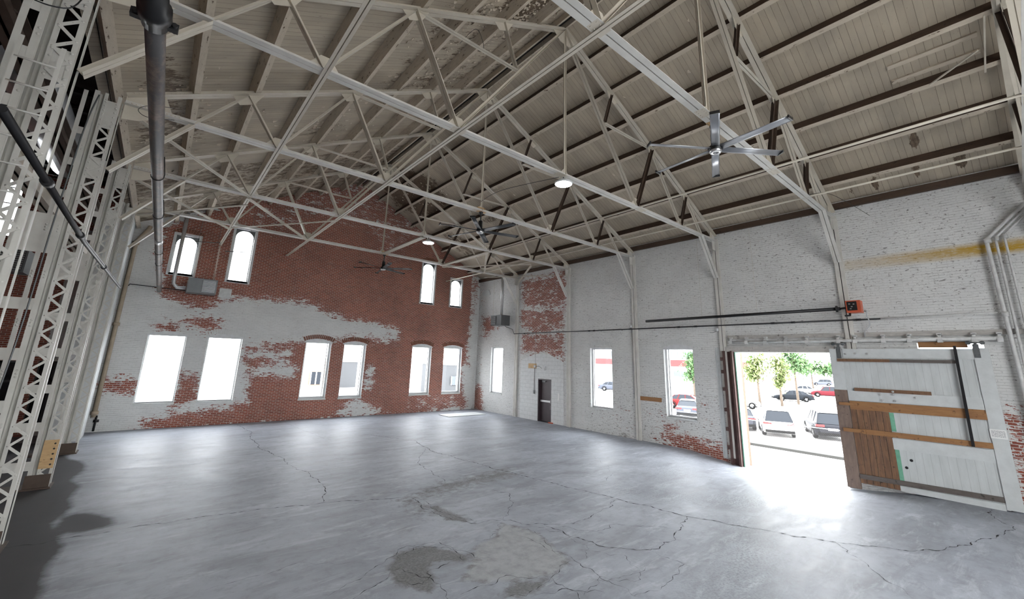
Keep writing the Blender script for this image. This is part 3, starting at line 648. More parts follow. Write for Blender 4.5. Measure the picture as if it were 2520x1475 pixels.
# ------------------------------------------------------------------ lattice columns on the left
def make_column():
    r=thing('lattice_column','','column',(0,0,0),'lattice columns')
    H=7.86
    def vbox(mb,x0,x1,y0,y1,z0,z1): mb.box((XL-x0,y0,z0),(XL-x1,y1,z1))
    # offsets are measured leftwards from the room face of the column
    def rivs(mb,x,z0,z1,st,y=-.002,n=(0,-1,0)):
        z=z0
        while z<z1: mb.rivet((XL-x,y,z),n,.018); z+=st
    dep=.34
    mb=MB(); vbox(mb,0,.050,0,.010,0,H); vbox(mb,0,.010,.010,.075,0,H); vbox(mb,0,.010,dep-.075,dep-.010,0,H); rivs(mb,.030,.2,H-.1,.295); mb.build('corner_angle',M['steel_col'],r)
    mb=MB(); vbox(mb,.185,.235,0,.010,0,H); vbox(mb,.225,.235,.010,.09,0,H); rivs(mb,.20,.35,H-.1,.295); mb.build('inner_angle',M['steel_col'],r)
    mb=MB(); vbox(mb,.240,.308,.115,.125,0,H); vbox(mb,.310,.375,0,.010,0,H); vbox(mb,.305,.315,.010,.125,0,H)
    z=.18
    while z<5.3:
        for k in (-.05,0,.05): mb.rivet((XL-.335,-.004,z+.87*0+k),(0,-1,0),.018)
        z+=.82
    while z<H: 
        for k in (-.04,.04): mb.rivet((XL-.335,-.004,z+k),(0,-1,0),.018)
        z+=.75
    mb.build('channel',M['steel_col'],r)
    mb=MB(); vbox(mb,.455,.515,0,.010,0,H-.06); vbox(mb,.505,.515,.010,.12,0,H-.06)
    z=.18
    while z<5.3:
        for k in (-.05,0,.05): mb.rivet((XL-.485,-.004,z+k),(0,-1,0),.018)
        z+=.82
    mb.build('channel',M['steel_col'],r)
    mb=MB(); vbox(mb,.80,.86,0,.010,0,5.35); vbox(mb,.85,.86,.01,.12,0,5.35); mb.build('crane_post_channel',M['steel_col'],r)
    # lacing bars: one bar mesh pair, copied up the column
    bars=[]
    for s in (0,1):
        mb=MB(); a=(XL-.030,-.006,0) if s==0 else (XL-.20,-.006,0); b=(XL-.20,-.006,.1475) if s==0 else (XL-.030,-.006,.1475)
        mb.bar(a,b,(0,1,0),-.019,.019,-.004,.004); o=mb.build('lacing_bar',M['steel_col'],r,(0,0,0)); bars.append(o)
    n=int((H-.75)/.295)
    for k in range(n):
        for s in (0,1):
            o=bars[s] if k==0 else bars[s].copy()
            if k: C.objects.link(o); o.parent=r
            o.location=(0,0,.2+k*.295+s*.1475)
    # batten plates
    z=1.31-.82; zs=[]
    while z<4.3: zs.append((z-.095,z+.095,.31,.86)); z+=.82
    zs.append((4.65,5.34,.30,.84))
    z=5.75
    while z<7.5: zs.append((z-.07,z+.07,.31,.51)); z+=.62
    for (a_,b_,x0,x1) in zs:
        mb=MB(); vbox(mb,x0,x1,.011,.019,a_,b_)
        mb.build('batten_plate',M['steel_col'],r)
    mb=MB(); vbox(mb,.02,.24,.012,.02,7.15,7.72)
    for z in (7.2,7.3,7.4,7.5,7.6,7.68):
        for x in (.045,.20): mb.rivet((XL-x,-.003,z),(0,-1,0),.018)
    mb.build('head_plate',M['steel_col'],r)
    mb=MB(); vbox(mb,.03,.22,.012,.02,6.12,6.55)
    for z in (6.17,6.3,6.42,6.52):
        for x in (.035,.20): mb.rivet((XL-x,-.003,z),(0,-1,0),.018)
    mb.build('brace_plate',M['steel_col'],r)
    mb=MB(); vbox(mb,-.04,1.0,-.08,dep+.08,0,.03); vbox(mb,.0,.40,-.02,-.01,.03,.30); mb.build('base_plate',M['bare_steel'],r)
    return r
CL=['tall white lattice steel column with a ladder, nearest and cut by the left edge','second nearest white lattice steel column, its foot at the left edge of the dark floor','white lattice steel column with the yellow plywood patch at its foot','farthest white lattice steel column, next to the pale pier by the end wall']
c0=make_column()
for i,y in enumerate((TY[2],TY[3],TY[4],TY[5])):
    o=c0 if i==0 else copy_tree(c0)
    o.location=(0,y-.17,0); o['label']=CL[i]
mb=MB(); mb.box((XL-.005,TY[4]-.20,.42),(XL-.24,TY[4]-.188,1.02))
for k in range(5): mb.rivet((XL-.06,TY[4]-.201,.5+k*.11),(0,-1,0),.02,1)
tag(mb.build('plywood_patch',[M['ply'],M['black']]),'yellow plywood board with a row of dark bolts, fixed to the foot of a column','board')
# pier by the end wall
mb=MB(); mb.box((-2.3,20.7,0),(-1.49,22.0,7.95)); struct(mb.build('trim_1',M['board_white']),'pale plastered pier between the last lattice column and the end wall')
mb=MB(); mb.box((-2.3,22.0,0),(-1.72,D,8.0)); struct(mb.build('dark_gap_block',M['dark_roof']))  # near-black box painted as the shaded recess between pier and wall

# steel wall columns on the right wall
def wall_col():
    r=thing('wall_column','','column',(0,0,0),'steel columns on the right wall')
    for s in (-1,1):
        mb=MB(); a,b=s*.012,s*.11
        mb.box((W-.09,min(a,b),0),(W-.082,max(a,b),7.9)); mb.box((W-.082,s*.012,0),(W-.002,s*.020,7.9)); mb.box((W-.082,s*.102,0),(W-.002,s*.11,7.9))
        for k in range(22): mb.rivet((W-.09,s*.05,.3+k*.34),(-1,0,0),.012)
        mb.build('channel',M['steel_white'],r)
    mb=MB(); mb.box((W-.06,-.012,0),(W-.05,.012,7.9)); mb.build('dark_gap_strip',M['black_steel'],r)  # black strip paints in the shade of the gap between the channels
    mb=MB(); mb.box((W-.30,-.011,7.45),(W-.09,.011,8.05)); mb.build('head_plate',M['steel_white'],r)
    return r
WL=['narrow white steel wall column behind the sliding door track at the right edge','narrow white steel wall column above the sliding door, beside the orange burner','narrow white steel wall column left of the large doorway','narrow white steel wall column between the two middle windows of the right wall','narrow white steel wall column right of the dark exit door','narrow white steel wall column left of the dark exit door']
w0=wall_col()
for i,y in enumerate(TY):
    if i==0: o=w0
    else: o=copy_tree(w0)
    o.location=(0,y+.0 if i!=1 else y,0); o['label']=WL[i]
#--PART2--
# ------------------------------------------------------------------ windows
def arc(u0,u1,v,rise,n=14):
    return [(u0+(u1-u0)*i/n, v+rise*math.sin(math.pi*i/n)**.8) for i in range(n+1)]
def win(n,axis,h,depth,top='seg',mull=True,red=True,lab=None,bricks=True,frw=.07):
    """painted frame, glass and shallow brick arch for one opening; axis is the wall normal"""
    u0,u1,v0,v1=h; c=D if axis=='y' else W; k=0 if axis=='x' else 1
    def P(u,v,t): return (c+t,u,v) if axis=='x' else (u,c+t,v)
    mb=MB(); f=frw
    def bx(a,b,t0,t1,mi=0): mb.box(P(a[0],a[1],t0),P(b[0],b[1],t1),mi)
    t0,t1=depth,depth+.07
    bx((u0,v0),(u0+f,v1),t0,t1); bx((u1-f,v0),(u1,v1),t0,t1); bx((u0+f,v0),(u1-f,v0+f),t0,t1); bx((u0+f,v1-f),(u1-f,v1),t0,t1)
    o=struct(mb.build('window_%d'%n,M['frame'],None),lab)
    o['_o']=tuple(o.location)
    # painted surround strips and sill on the room face
    mb=MB(); e=.09
    if top=='seg':
        A=arc(u0-e*.6,u1+e*.6,v1-.02,.15)
        poly=[(u0-e*.6,v1-.06)]+A+[(u1+e*.6,v1-.06)]
        mb.prism(poly if axis=='x' else poly, k, c-.012, c+.10) if axis=='x' else mb.prism(poly,1,c-.012,c+.10)
        mb.build('arched_head',M['frame'],o)
        mb=MB()
    mb.box(P(u0-.02,v0-.07,-.03),P(u1+.02,v0,depth)); mb.build('window_sill',M['reveal'],o)
    if top=='round':
        # rectangular frame standing on the wall with dark rounded spandrels behind
        mb=MB()
        for a,b in (((u0-.10,v0-.10),(u0,v1+.10)),((u1,v0-.10),(u1+.10,v1+.10)),((u0,v1),(u1,v1+.10)),((u0,v0-.10),(u1,v0))): mb.box(P(a[0],a[1],-.03),P(b[0],b[1],.02))
        mb.build('window_surround',M['frame'],o)
        R=(u1-u0)/2-.03; cu=(u0+u1)/2; cv=v1-R-.05
        for s in (-1,1):
            mb=MB(); pts=[(cu+s*(R+.06),cv),(cu+s*(R+.06),v1),(cu,v1)]+[(cu+s*R*math.sin(t),cv+R*math.cos(t)) for t in [i*math.pi/20 for i in range(11)]]
            if s<0: pts=pts[::-1]
            mb.prism(pts,1 if axis=='y' else 0,c+depth-.02,c+depth+.02); mb.build('arch_spandrel',M['grey_metal'],o)
        mb=MB()
        for uu in (cu-.18,cu+.16): mb.box(P(uu-.05,v1-.75,depth+.02),P(uu+.05,v1-.735,depth+.03))
        mb.build('restraint_bar',M['dark_metal'],o)
    elif mull:
        mb=MB(); u=u0+.18 if axis=='x' and False else (u1-.16 if axis=='y' else u1-.17)
        mb.box(P(u-.02,v0+f,depth-.05),P(u+.02,v1-f,depth+.02)); mb.build('window_stile',M['frame'],o)
    mb=MB(); tg=depth+.035
    mb.add([P(u0+f,v0+f,tg),P(u1-f,v0+f,tg),P(u1-f,v1-f,tg),P(u0+f,v1-f,tg)],[(0,1,2,3)]); mb.build('glass',M['glass'],o)
    if bricks:
        mb=MB(); R=.20; nb=int((u1-u0+.2)/.085); A=arc(u0-.08,u1+.08,v1+.0,.15,nb)
        for i in range(nb):
            a=A[i]; b=A[i+1]; m=((a[0]+b[0])/2,(a[1]+b[1])/2); dx,dz=b[0]-a[0],b[1]-a[1]; L=math.hypot(dx,dz); nx,nz=-dz/L,dx/L
            q=[(a[0]+dx*.08,a[1]+dz*.08),(b[0]-dx*.08,b[1]-dz*.08),(b[0]-dx*.08+nx*R,b[1]-dz*.08+nz*R),(a[0]+dx*.08+nx*R,a[1]+dz*.08+nz*R)]
            mb.prism(q,1 if axis=='y' else 0,c-.006,c+.01)
        mb.build('brick_arch',M['brick_tan'] if red else M['reveal'],o)
    return o
M['brick_tan']=simple('sooty_tan_brick',(.20,.085,.055),.85,0,.2,12)
SIDES=['leftmost large window of the brick end wall','second large window of the brick end wall, beside the first','third large window of the brick end wall, with an orange building outside','fourth large window of the brick end wall, with a grey canopy outside','fifth large window of the brick end wall','sixth large window of the brick end wall, closest to the corner']
for i,h in enumerate(BWIN): win(i+1,'y',h,.16,red=i>=2,lab=SIDES[i],mull=i>=2,bricks=i>0,frw=.05 if i<2 else .085)
AL=['upper arched window crossed by a white flue','taller upper arched window left of the middle of the end wall','tall narrow upper arched window on the right half of the end wall','shorter upper arched window closest to the corner']
for i,h in enumerate(BARCH): win(7+i,'y',h,.10,top='round',lab=AL[i],bricks=i in(0,2),frw=.04)
RL=['narrow window of the right wall closest to the corner','window of the right wall right of the exit door','window of the right wall showing a red car outside']
for i,h in enumerate(RWIN): win(11+i,'x',h,.14,top='seg' if i==2 else 'flat',red=False,lab=RL[i],bricks=i>0)
M['dark_glass']=simple('unlit_dark_glass',(.012,.014,.016),.12,0,0)
for i,h in enumerate(DARKW):
    mb=MB(); mb.box((h[0],D+.10,h[2]),(h[1],D+.14,h[3])); o=struct(mb.build('window_%d'%(14+i),M['dark_glass']),'dark window of the side bay seen between the columns')
    mb=MB(); 
    for t in (0,.5,1): x=h[0]+(h[1]-h[0])*t; mb.box((x-.03,D+.06,h[2]),(x+.03,D+.10,h[3]))
    for z in (h[2]+.03,h[3]-.7,h[3]-.03): mb.box((h[0],D+.06,z-.03),(h[1],D+.10,z+.03))
    mb.build('window_frame',M['black'],o)
for h in SIDEWIN:
    mb=MB(); mb.add([(h[0],D+.1,h[2]),(h[1],D+.1,h[2]),(h[1],D+.1,h[3]),(h[0],D+.1,h[3])],[(0,1,2,3)]); o=struct(mb.build('window_17',M['glass']),'bright upper window of the side bay at the left edge')
    mb=MB()
    for z in (7.5,8.1,8.7): mb.box((h[0],D+.06,z-.02),(h[1],D+.1,z+.02))
    for x in (h[0]+.45,h[1]-.45): mb.box((x-.02,D+.06,h[2]),(x+.02,D+.1,h[3]))
    mb.build('glazing_bar',M['frame'],o)

# ------------------------------------------------------------------ exit door and block infill
mb=MB(); yb0,yb1=14.95,18.25
outer=[(yb0,0),(yb1,0),(yb1,3.05)]+[(yb1-(yb1-yb0)*i/10,3.05+.42*math.sin(math.pi*i/10)) for i in range(1,10)]+[(yb0,3.05)]
# block infill as three slabs around the door
mb.prism([(PDOOR[1],0),(yb1,0),(yb1,2.15),(PDOOR[1],2.15)],0,W-.012,W-.001); mb.prism([(yb0,0),(PDOOR[0],0),(PDOOR[0],2.15),(yb0,2.15)],0,W-.012,W-.001)
mb.prism([(yb0,2.15),(yb1,2.15)]+outer[2:],0,W-.012,W-.001)
struct(mb.build('trim_3',M['block'],None,(0,0,0)),'white painted block infill around the dark exit door')
mb=MB(); y0,y1=PDOOR[0],PDOOR[1]
mb.box((W+.14,y0+.05,.01),(W+.19,y1-.05,2.10)); dr=struct(mb.build('door_1',M['door_dark']),'dark maroon exit door with a push bar'); 
mb=MB(); mb.box((W-.02,y0,0),(W+.22,y0+.05,2.15)); mb.box((W-.02,y1-.05,0),(W+.22,y1,2.15)); mb.box((W-.02,y0+.05,2.10),(W+.22,y1-.05,2.15)); mb.build('door_frame',M['door_dark'],dr)
mb=MB(); mb.box((W+.08,y0+.09,.98),(W+.14,y1-.1,1.07)); mb.box((W+.06,y0+.07,.93),(W+.14,y0+.14,1.13)); mb.build('push_bar',M['chrome'],dr)
mb=MB(); mb.box((W+.09,y1-.45,1.98),(W+.14,y1-.2,2.06)); mb.bar((W+.10,y1-.3,2.02),(W+.02,y1-.62,2.07),(0,0,1),-.012,.012,-.006,.006); mb.build('door_closer',M['grey_metal'],dr)
mb=MB(); mb.tube([(W+.135,y0+.16,.62),(W+.10,y0+.16,.64),(W+.10,y0+.16,.82),(W+.135,y0+.16,.84)],.012,6); mb.build('door_handle',M['chrome'],dr)
mb=MB(); mb.box((W-.10,y0-.15,0),(W-.01,y0+.12,.05)); tag(mb.build('door_stop_brick',M['orange']),'loose red brick on the floor at the foot of the exit door','brick')

# emergency light, conduit and box beside the door
mb=MB(); mb.tube([(W-.03,17.09,1.50),(W-.03,17.09,2.68),(W-.03,17.0,2.78),(W-.03,16.75,2.80),(W-.03,16.5,2.68),(W-.03,16.42,2.62)],.011,6); tag(mb.build('conduit',M['grey_metal']),'thin bent conduit above and beside the exit door','conduit')
mb=MB(); mb.tube([(W-.03,17.05,2.80),(W-.03,17.05,4.4)],.008,5); tag(mb.build('conduit',M['frame']),'thin white vertical conduit above the exit door up to the black gas pipe','conduit')
mb=MB(); mb.box((W-.06,17.03,1.35),(W-.015,17.13,1.52)); tag(mb.build('switch_box',M['grey_metal']),'small grey switch box at the bottom of the conduit left of the exit door','electrical box')
mb=MB(); mb.box((W-.05,17.0,2.72),(W-.015,17.14,2.84)); tag(mb.build('junction_box',M['frame']),'small white junction box on the block wall above the exit door','electrical box')
mb=MB(); mb.box((W-.11,16.25,2.60),(W-.015,16.43,2.72)); mb.box((W-.10,16.20,2.72),(W-.03,16.30,2.80)); tag(mb.build('wall_lamp',M['frame']),'small white emergency lamp over the exit door','lamp')
mb=MB(); mb.box((W-.03,15.22,1.15),(W-.014,15.34,1.50)); tag(mb.build('wall_sign',M['paper']),'small pale sign on the wall right of the exit door','sign')
mb=MB(); mb.box((W-.018,16.95,2.67),(W-.0135,17.60,2.93)); tag(mb.build('wood_patch',M['ply']),'faded yellowish board on the block wall left of the emergency lamp','board')

# ------------------------------------------------------------------ large doorway, header, track, jamb
mb=MB(); mb.box((W-.06,6.60,-.27),(W-.0,6.94,3.64)); mb.box((W-.16,6.60,-.27),(W-.06,6.67,3.64)); mb.box((W-.16,6.87,-.27),(W-.06,6.94,3.64))
j=struct(mb.build('door_2',M['jamb']),'rusty brown steel jamb of the large doorway')
for z in (.35,.95,1.6,2.3,2.9,3.35):
    mb=MB(); mb.box((W-.20,6.93,z-.06),(W-.05,7.01,z+.06)); mb.rivet((W-.20,6.97,z),(-1,0,0),.03); mb.build('jamb_clamp',M['jamb'],j)
mb=MB(); mb.box((W-.10,3.60,3.61),(W-.002,6.86,3.79)); tag(mb.build('header_board',M['rail_old']),'weathered grey board over the large doorway','beam')
mb=MB(); mb.box((W-.05,-.55,4.07),(W-.002,6.75,4.19)); tag(mb.build('track_board',M['rail_old']),'long painted timber carrying the sliding door track','beam')
tr=thing('door_track','long white steel rail on brackets for the sliding door','rail',(W-.14,.1,3.9))
mb=MB(); mb.tube([(W-.14,.17,3.97),(W-.14,6.70,3.94)],.048,10); mb.build('rail',M['rail'],tr)
for y in (6.61,6.08,5.47,4.86,4.27,3.45,3.05,2.41,1.86,1.27,.65,.22):
    mb=MB(); mb.box((W-.20,y-.05,3.88),(W-.09,y+.05,3.98)); mb.box((W-.15,y-.03,3.98),(W-.09,y+.03,4.09)); mb.box((W-.15,y-.05,4.07),(W-.05,y+.05,4.12)); mb.build('bracket',M['rail'],tr)
mb=MB(); mb.box((W-.03,6.545,-.25),(W+.37,6.574,3.59)); tag(mb.build('edge_strip',M['green']),'thin weathered green strip down the left side of the doorway','trim')
mb=MB(); mb.box((W-.012,7.10,-.05),(W-.002,7.26,3.75)); mb.box((W-.03,7.20,-.05),(W-.002,7.22,3.75)); tag(mb.build('flat_trim_board',M['board_white']),'tall white board on the wall left of the rusty door jamb','board')
mb=MB(); mb.box((W-.03,.80,3.75),(W-.002,1.72,3.90)); tag(mb.build('sheathing_scrap',M['wood_orange']),'scrap of pale sheathing above the sliding door','board')

# sliding barn door
X0,X1=W-.20,W-.14
sdn=thing('sliding_door','big white barn door on a rail with brown boards and bare planks','sliding door',(W-.17,2.08,-.08))
def bd(name,y0,y1,z0,z1,mat,t0=0.0,t1=.03,tilt=0.0,label=None,zr=None):
    """a board on the room face; tilt lifts the end at y0"""
    mb=MB(); a=X0-t1; b=X0-t0
    zb=zr or (z0,z1)
    vs=[(a,y0,z0+tilt),(b,y0,z0+tilt),(b,y1,z0),(a,y1,z0),(a,y0,z1+tilt),(b,y0,z1+tilt),(b,y1,z1),(a,y1,z1)]
    mb.add(vs,[(0,1,2,3),(7,6,5,4),(0,4,5,1),(1,5,6,2),(2,6,7,3),(3,7,4,0)]); o=mb.build(name,M[mat],sdn)
    if label: o['label']=label
    return o
mb=MB(); mb.box((X0,.66,.02),(X1,3.50,3.70)); mb.build('door_panel',M['door_white'],sdn)
bd('stile',3.40,3.70,2.52,3.71,'board_white',-.055,.03,label='clean white upper stile')
bd('stile',3.40,3.71,-.15,2.52,'wood_dark',-.055,.03,label='dirty brown lower stile')
bd('stile',.45,.72,.04,3.73,'board_white',-.055,.03)
bd('rail_board',.72,3.38,3.45,3.71,'board_white',0,.03)
bd('rail_board',.73,3.39,2.24,2.52,'board_white',0,.03,-.0)
bd('rail_board',.73,2.56,1.04,1.33,'board_white',0,.028)
bd('brace_board',2.34,3.53,3.34,3.42,'wood_brown',.03,.06,label='brown board'); bd('brace_board',1.05,2.34,3.34,3.42,'wood_grey',.03,.058,label='grey board')
bd('brace_board',1.62,3.22,2.51,2.60,'wood_brown',.03,.055,label='short brown board')
bd('brace_board',.72,3.38,1.99,2.22,'wood_orange',.0,.05,.02,label='wide orange-brown board')
bd('brace_board',3.20,3.63,2.09,2.17,'wood_orange',.05,.075,label='short light board'); bd('brace_board',.72,3.16,1.345,1.475,'wood_orange',.03,.065,.01,label='long orange-brown board')
bd('brace_board',3.10,3.61,1.36,1.46,'wood_orange',.05,.085); bd('brace_board',.73,3.39,.14,.26,'wood_grey',.03,.06,-.02 if False else .04,label='low weathered board')
bd('kick_board',.73,2.56,-.0,.14,'board_white',0,.025)
for k in range(6):
    y1=3.39-k*.142; bd('plank',y1-.132,y1,.02,1.99,'wood_plank',-.005+.006*(k%2),.016+.004*(k%3),label='bare reddish vertical plank')
bd('green_strip',2.45,2.545,1.50,1.98,'green',0,.008,label='mint green painted strip'); bd('green_strip',2.46,2.56,.27,1.03,'green',0,.008,label='mint green painted strip')
mb=MB(); mb.bar((X0-.10,1.02,3.78),(X0-.10,1.05,1.36),(1,0,0),-.028,.028,-.02,.02); o=mb.build('stop_bar',M['black_steel'],sdn); o['label']='black steel bar leaning down the door'
for y,z in ((3.47,3.60),(.655,3.66)):
    mb=MB(); mb.box((X0-.045,y-.055,z-.17),(X0-.03,y+.055,z+.17)); mb.box((X0-.02,y-.03,z+.15),(X0+.02,y+.03,3.88)); mb.tube([(X0-.02,y-.16,3.86),(X0-.02,y+.16,3.86)],.018,8)
    for s in (-1,1): mb.lathe((X0+.0,y+s*.12,3.86),[(.0,-.02),(.05,-.02),(.05,.02),(0,.02)],12,0,0)
    for a in (-.1,0,.1):
        for s in (-1,1): mb.rivet((X0-.045,y+s*.03,z+a),(-1,0,0),.012)
    mb.build('roller_hanger',M['grey_metal'],sdn)
for y,z in ((3.31,3.56),(3.08,3.58),(2.80,3.57),(2.67,2.45),(2.39,2.47),(2.65,2.30),(2.38,2.30),(1.95,2.42),(2.38,2.55)):
    mb=MB(); mb.lathe((X0-.058 if z!=2.55 else X0-.06,y,z),[(.0,-.004),(.016,-.004),(.028,.0),(.028,.028)],12,0,0); mb.build('bolt_washer',M['chrome'],sdn)
for y,z in ((2.25,.81),(2.37,.61)):
    mb=MB(); mb.lathe((X0-.004,y,z),[(.0,0),(.035,0),(.035,.006)],10,0,0); mb.build('knot_hole',M['crack'],sdn)
nt=thing('paper_notice','white printed paper notice on the right stile of the sliding door','notice',(X0-.035,.59,1.60))
mb=MB(); mb.box((X0-.034,.46,1.60),(X0-.031,.73,1.81)); mb.build('sheet',M['paper'],nt)
mb=MB(); rn=random.Random(5)
for k in range(8):
    z=1.775-k*.019; y=.705
    while y>.50:
        w=rn.uniform(.01,.045); mb.box((X0-.0352,max(y-w,.485),z-.004),(X0-.0344,y,z+.003)); y-=w+.008
o=mb.build('printed_lines',M['ink'],nt); o['kind']='stuff'
# loose timber on the right wall
mb=MB(); mb.box((W-.03,9.56,1.60),(W-.002,10.53,1.76)); tag(mb.build('wood_board',M['wood_orange']),'short orange-brown board screwed to the white wall between two windows','board')

# ------------------------------------------------------------------ pipes along the walls
def pipe(name,pts,r,mat,label,cat='pipe',grp=None,n=8,cpl=None):
    mb=MB(); mb.tube(pts,r,n)
    if not cpl: return tag(mb.build(name,M[mat]),label,cat,grp)
    root=thing(name,label,cat,pts[0],grp); mb.build('pipe_run',M[mat],root)
    for c,d in cpl:
        mb=MB(); c=Vector(c); d=Vector(d).normalized(); mb.tube([c-d*.06,c+d*.06],r*1.5,n); mb.build('coupling',M[mat],root)
    return root
pipe('gas_pipe',[(W-.10,18.82,4.58),(W-.10,11,4.57),(W-.10,2.4,4.57)],.022,'black_steel','long thin black gas pipe running along the right wall above the windows',cpl=[((W-.10,y,4.57),(0,1,0)) for y in (17.9,13.2,12.9,8.6,7.9,5.2,4.6,2.9)])
pipe('gas_pipe',[(W-.10,2.4,4.57),(W-.10,.16,4.60)],.018,'rail','white painted end of the thin wall pipe, right of the burner')
pipe('gas_pipe',[(W-.6,19.1,5.02),(W-.6,18.95,4.95),(W-.12,18.95,4.85),(W-.10,18.82,4.58)],.014,'black_steel','thin black pipe dropping from the grey corner heater to the wall pipe')
for i,(x,y0,z0,y1,z1,r,l) in enumerate(((W-.15,.07,6.46,0.03,2.4,.044,'thickest of the three white vertical pipes at the right edge'),(W-.13,-.09,6.49,-.06,2.4,.028,'middle one of the three white vertical pipes at the right edge'),(W-.13,-.24,6.53,-.23,2.4,.026,'thin white vertical pipe closest to the right edge'))):
    pipe('vertical_pipe',[(x,y1,-.1),(x,y1,z1),(x,y0,z0),(x,y0-.75,z0+.80)],r,'rail',l,'pipe','white pipes at the right edge',10,[((x,y0-.02,z0-.03),(0,.1,1)),((x,y1+.015*(1-i),4.55),(0,0,1))] if i==0 else [((x,y0-.02,z0-.03),(0,.1,1))])
0 and pipe('roof_conduit',[(13.36,-.6,7.74),(13.36,3,7.74)],.012,'rail','thin white conduit tied under the nearest long tie')
tp=pipe('drain_pipe',[(-1.38,D-.12,.55),(-1.38,D-.12,7.35),(-1.08,D-.16,7.95),(-1.05,D-.12,8.08)],.075,'tan','tan painted drain pipe up the left corner of the end wall',cpl=[((-1.38,D-.12,7.3),(0,0,1)),((-1.38,D-.12,4.0),(0,0,1)),((-1.38,D-.12,.7),(0,0,1))],n=12)
mb=MB(); mb.tube([(-1.30,D-.13,.05),(-1.30,D-.13,.6)],.035,8); mb.tube([(-1.36,D-.2,.42),(-1.2,D-.2,.42)],.05,8); tag(mb.build('valve_assembly',M['black_steel']),'dark corroded valve pieces at the foot of the tan drain pipe','valve')
pipe('wall_conduit',[(-1.27,D-.5,5.5),(-1.27,D-.03,5.62),(.4,D-.04,5.58),(1.0,D-.3,5.5)],.016,'black_steel','thin black pipe across the white corner of the end wall')
pipe('wall_conduit',[(10.71,0,0)] and [(W-.03,10.83,1.65),(W-.03,10.83,4.6)],.016,'rail','white conduit beside the wall column between the two middle windows')
# ledge on end wall
mb=MB(); mb.box((-1.2,D-.012,4.765),(8.3,D-.0005,4.79)); tag(mb.build('wall_seam',M['reveal']),'thin painted seam line across the left half of the end wall','trim')

# large rusty pipe hanging on the left
d0=Vector((-.32,22.3,5.43)); d1=Vector((-.32-(22.4-4.15)*.011,4.15,5.43+(22.4-4.15)*.0335))
def L(t): return d0+(d1-d0)*t
rp=thing('overhead_pipe','thick mottled brown steel pipe with a black flange, running overhead on the left','pipe',tuple(d1))
mb=MB(); mb.tube([L(0),L(.9),L(.975)],.080,20); mb.build('pipe_run',M['rust_pipe'],rp)
mb=MB(); dirv=(d1-d0).normalized(); mb.tube([L(.972),L(.978),L(.979),L(.986),L(.987),L(1.0)],.1,20,radii=[.10,.10,.125,.125,.10,.10]); mb.build('grooved_coupling',M['black'],rp)
mb=MB(); p=L(.975); mb.box((p.x-.17,p.y-.03,p.z-.035),(p.x+.17,p.y+.03,p.z+.035)); 
for s in (-1,1): mb.tube([p+Vector((s*.14,-.06,0)),p+Vector((s*.14,.06,0))],.022,8)
mb.build('flange_bolt',M['black'],rp)
mb=MB(); mb.tube([L(1.0),L(1.0)+Vector((0,-.12,.03)),L(1.0)+Vector((0,-.22,.16)),L(1.0)+Vector((0,-.24,.6))],.098,18); mb.build('elbow',M['black'],rp)
mb=MB(); p=L(.50); mb.tube([L(.485),L(.505)],.086,20); mb.build('coupling_band',M['chrome'],rp)
for t in (.33,.42,.62,.75):
    p=L(t); mb=MB(); mb.tube([p+Vector((math.cos(a)*.085,0,math.sin(a)*.085)) for a in [k*math.pi/6+math.pi for k in range(7)]]+[p+Vector((.085,0,.05)),p+Vector((.03,0,.35))],.007,5); mb.build('hanger_strap',M['black_steel'],rp)
for y in (6.92+.05,): 
    mb=MB(); mb.tube([(-.42,5.15,9.0),(-.62,6.0,8.45),(-.78,6.9,8.1)],.035,6); tag(mb.build('hanging_strap',M['wood_grey']),'long twisted strap hanging beside the black flange of the overhead pipe','strap')
# slanting black pipe on the left
pipe('slanting_pipe',[(-1.18,4.55,4.80),(-1.18,9.4,4.74),(-1.18,17.4,4.90)],.034,'black_steel','long black pipe passing in front of the lattice columns at the left edge','pipe',None,12,[((-1.18,6.3,4.78),(0,1,0)),((-1.18,8.9,4.75),(0,1,0)),((-1.18,12.5,4.80),(0,1,0))])
# ladder by the nearest column
ld=thing('access_ladder','narrow white rod ladder on the nearest lattice column','ladder',(-1.54,6.45,2.9))
for dx in (0,):
    a0,a1=(-1.70,6.45,6.40),(-1.72,6.45,2.9); b0,b1=(-1.38,6.45,6.40),(-1.40,6.45,2.9)
    mb=MB(); mb.bar(a0,a1,(0,1,0),-.02,.02,-.006,.006); mb.build('side_rail',M['steel_col'],ld)
    mb=MB(); mb.bar(b0,b1,(0,1,0),-.02,.02,-.006,.006); mb.build('side_rail',M['steel_col'],ld)
    for k in range(11):
        z=6.14-k*.30; mb=MB(); mb.tube([(-1.71,6.45,z),(-1.39,6.45,z)],.011,6); mb.build('rung',M['steel_col'],ld)

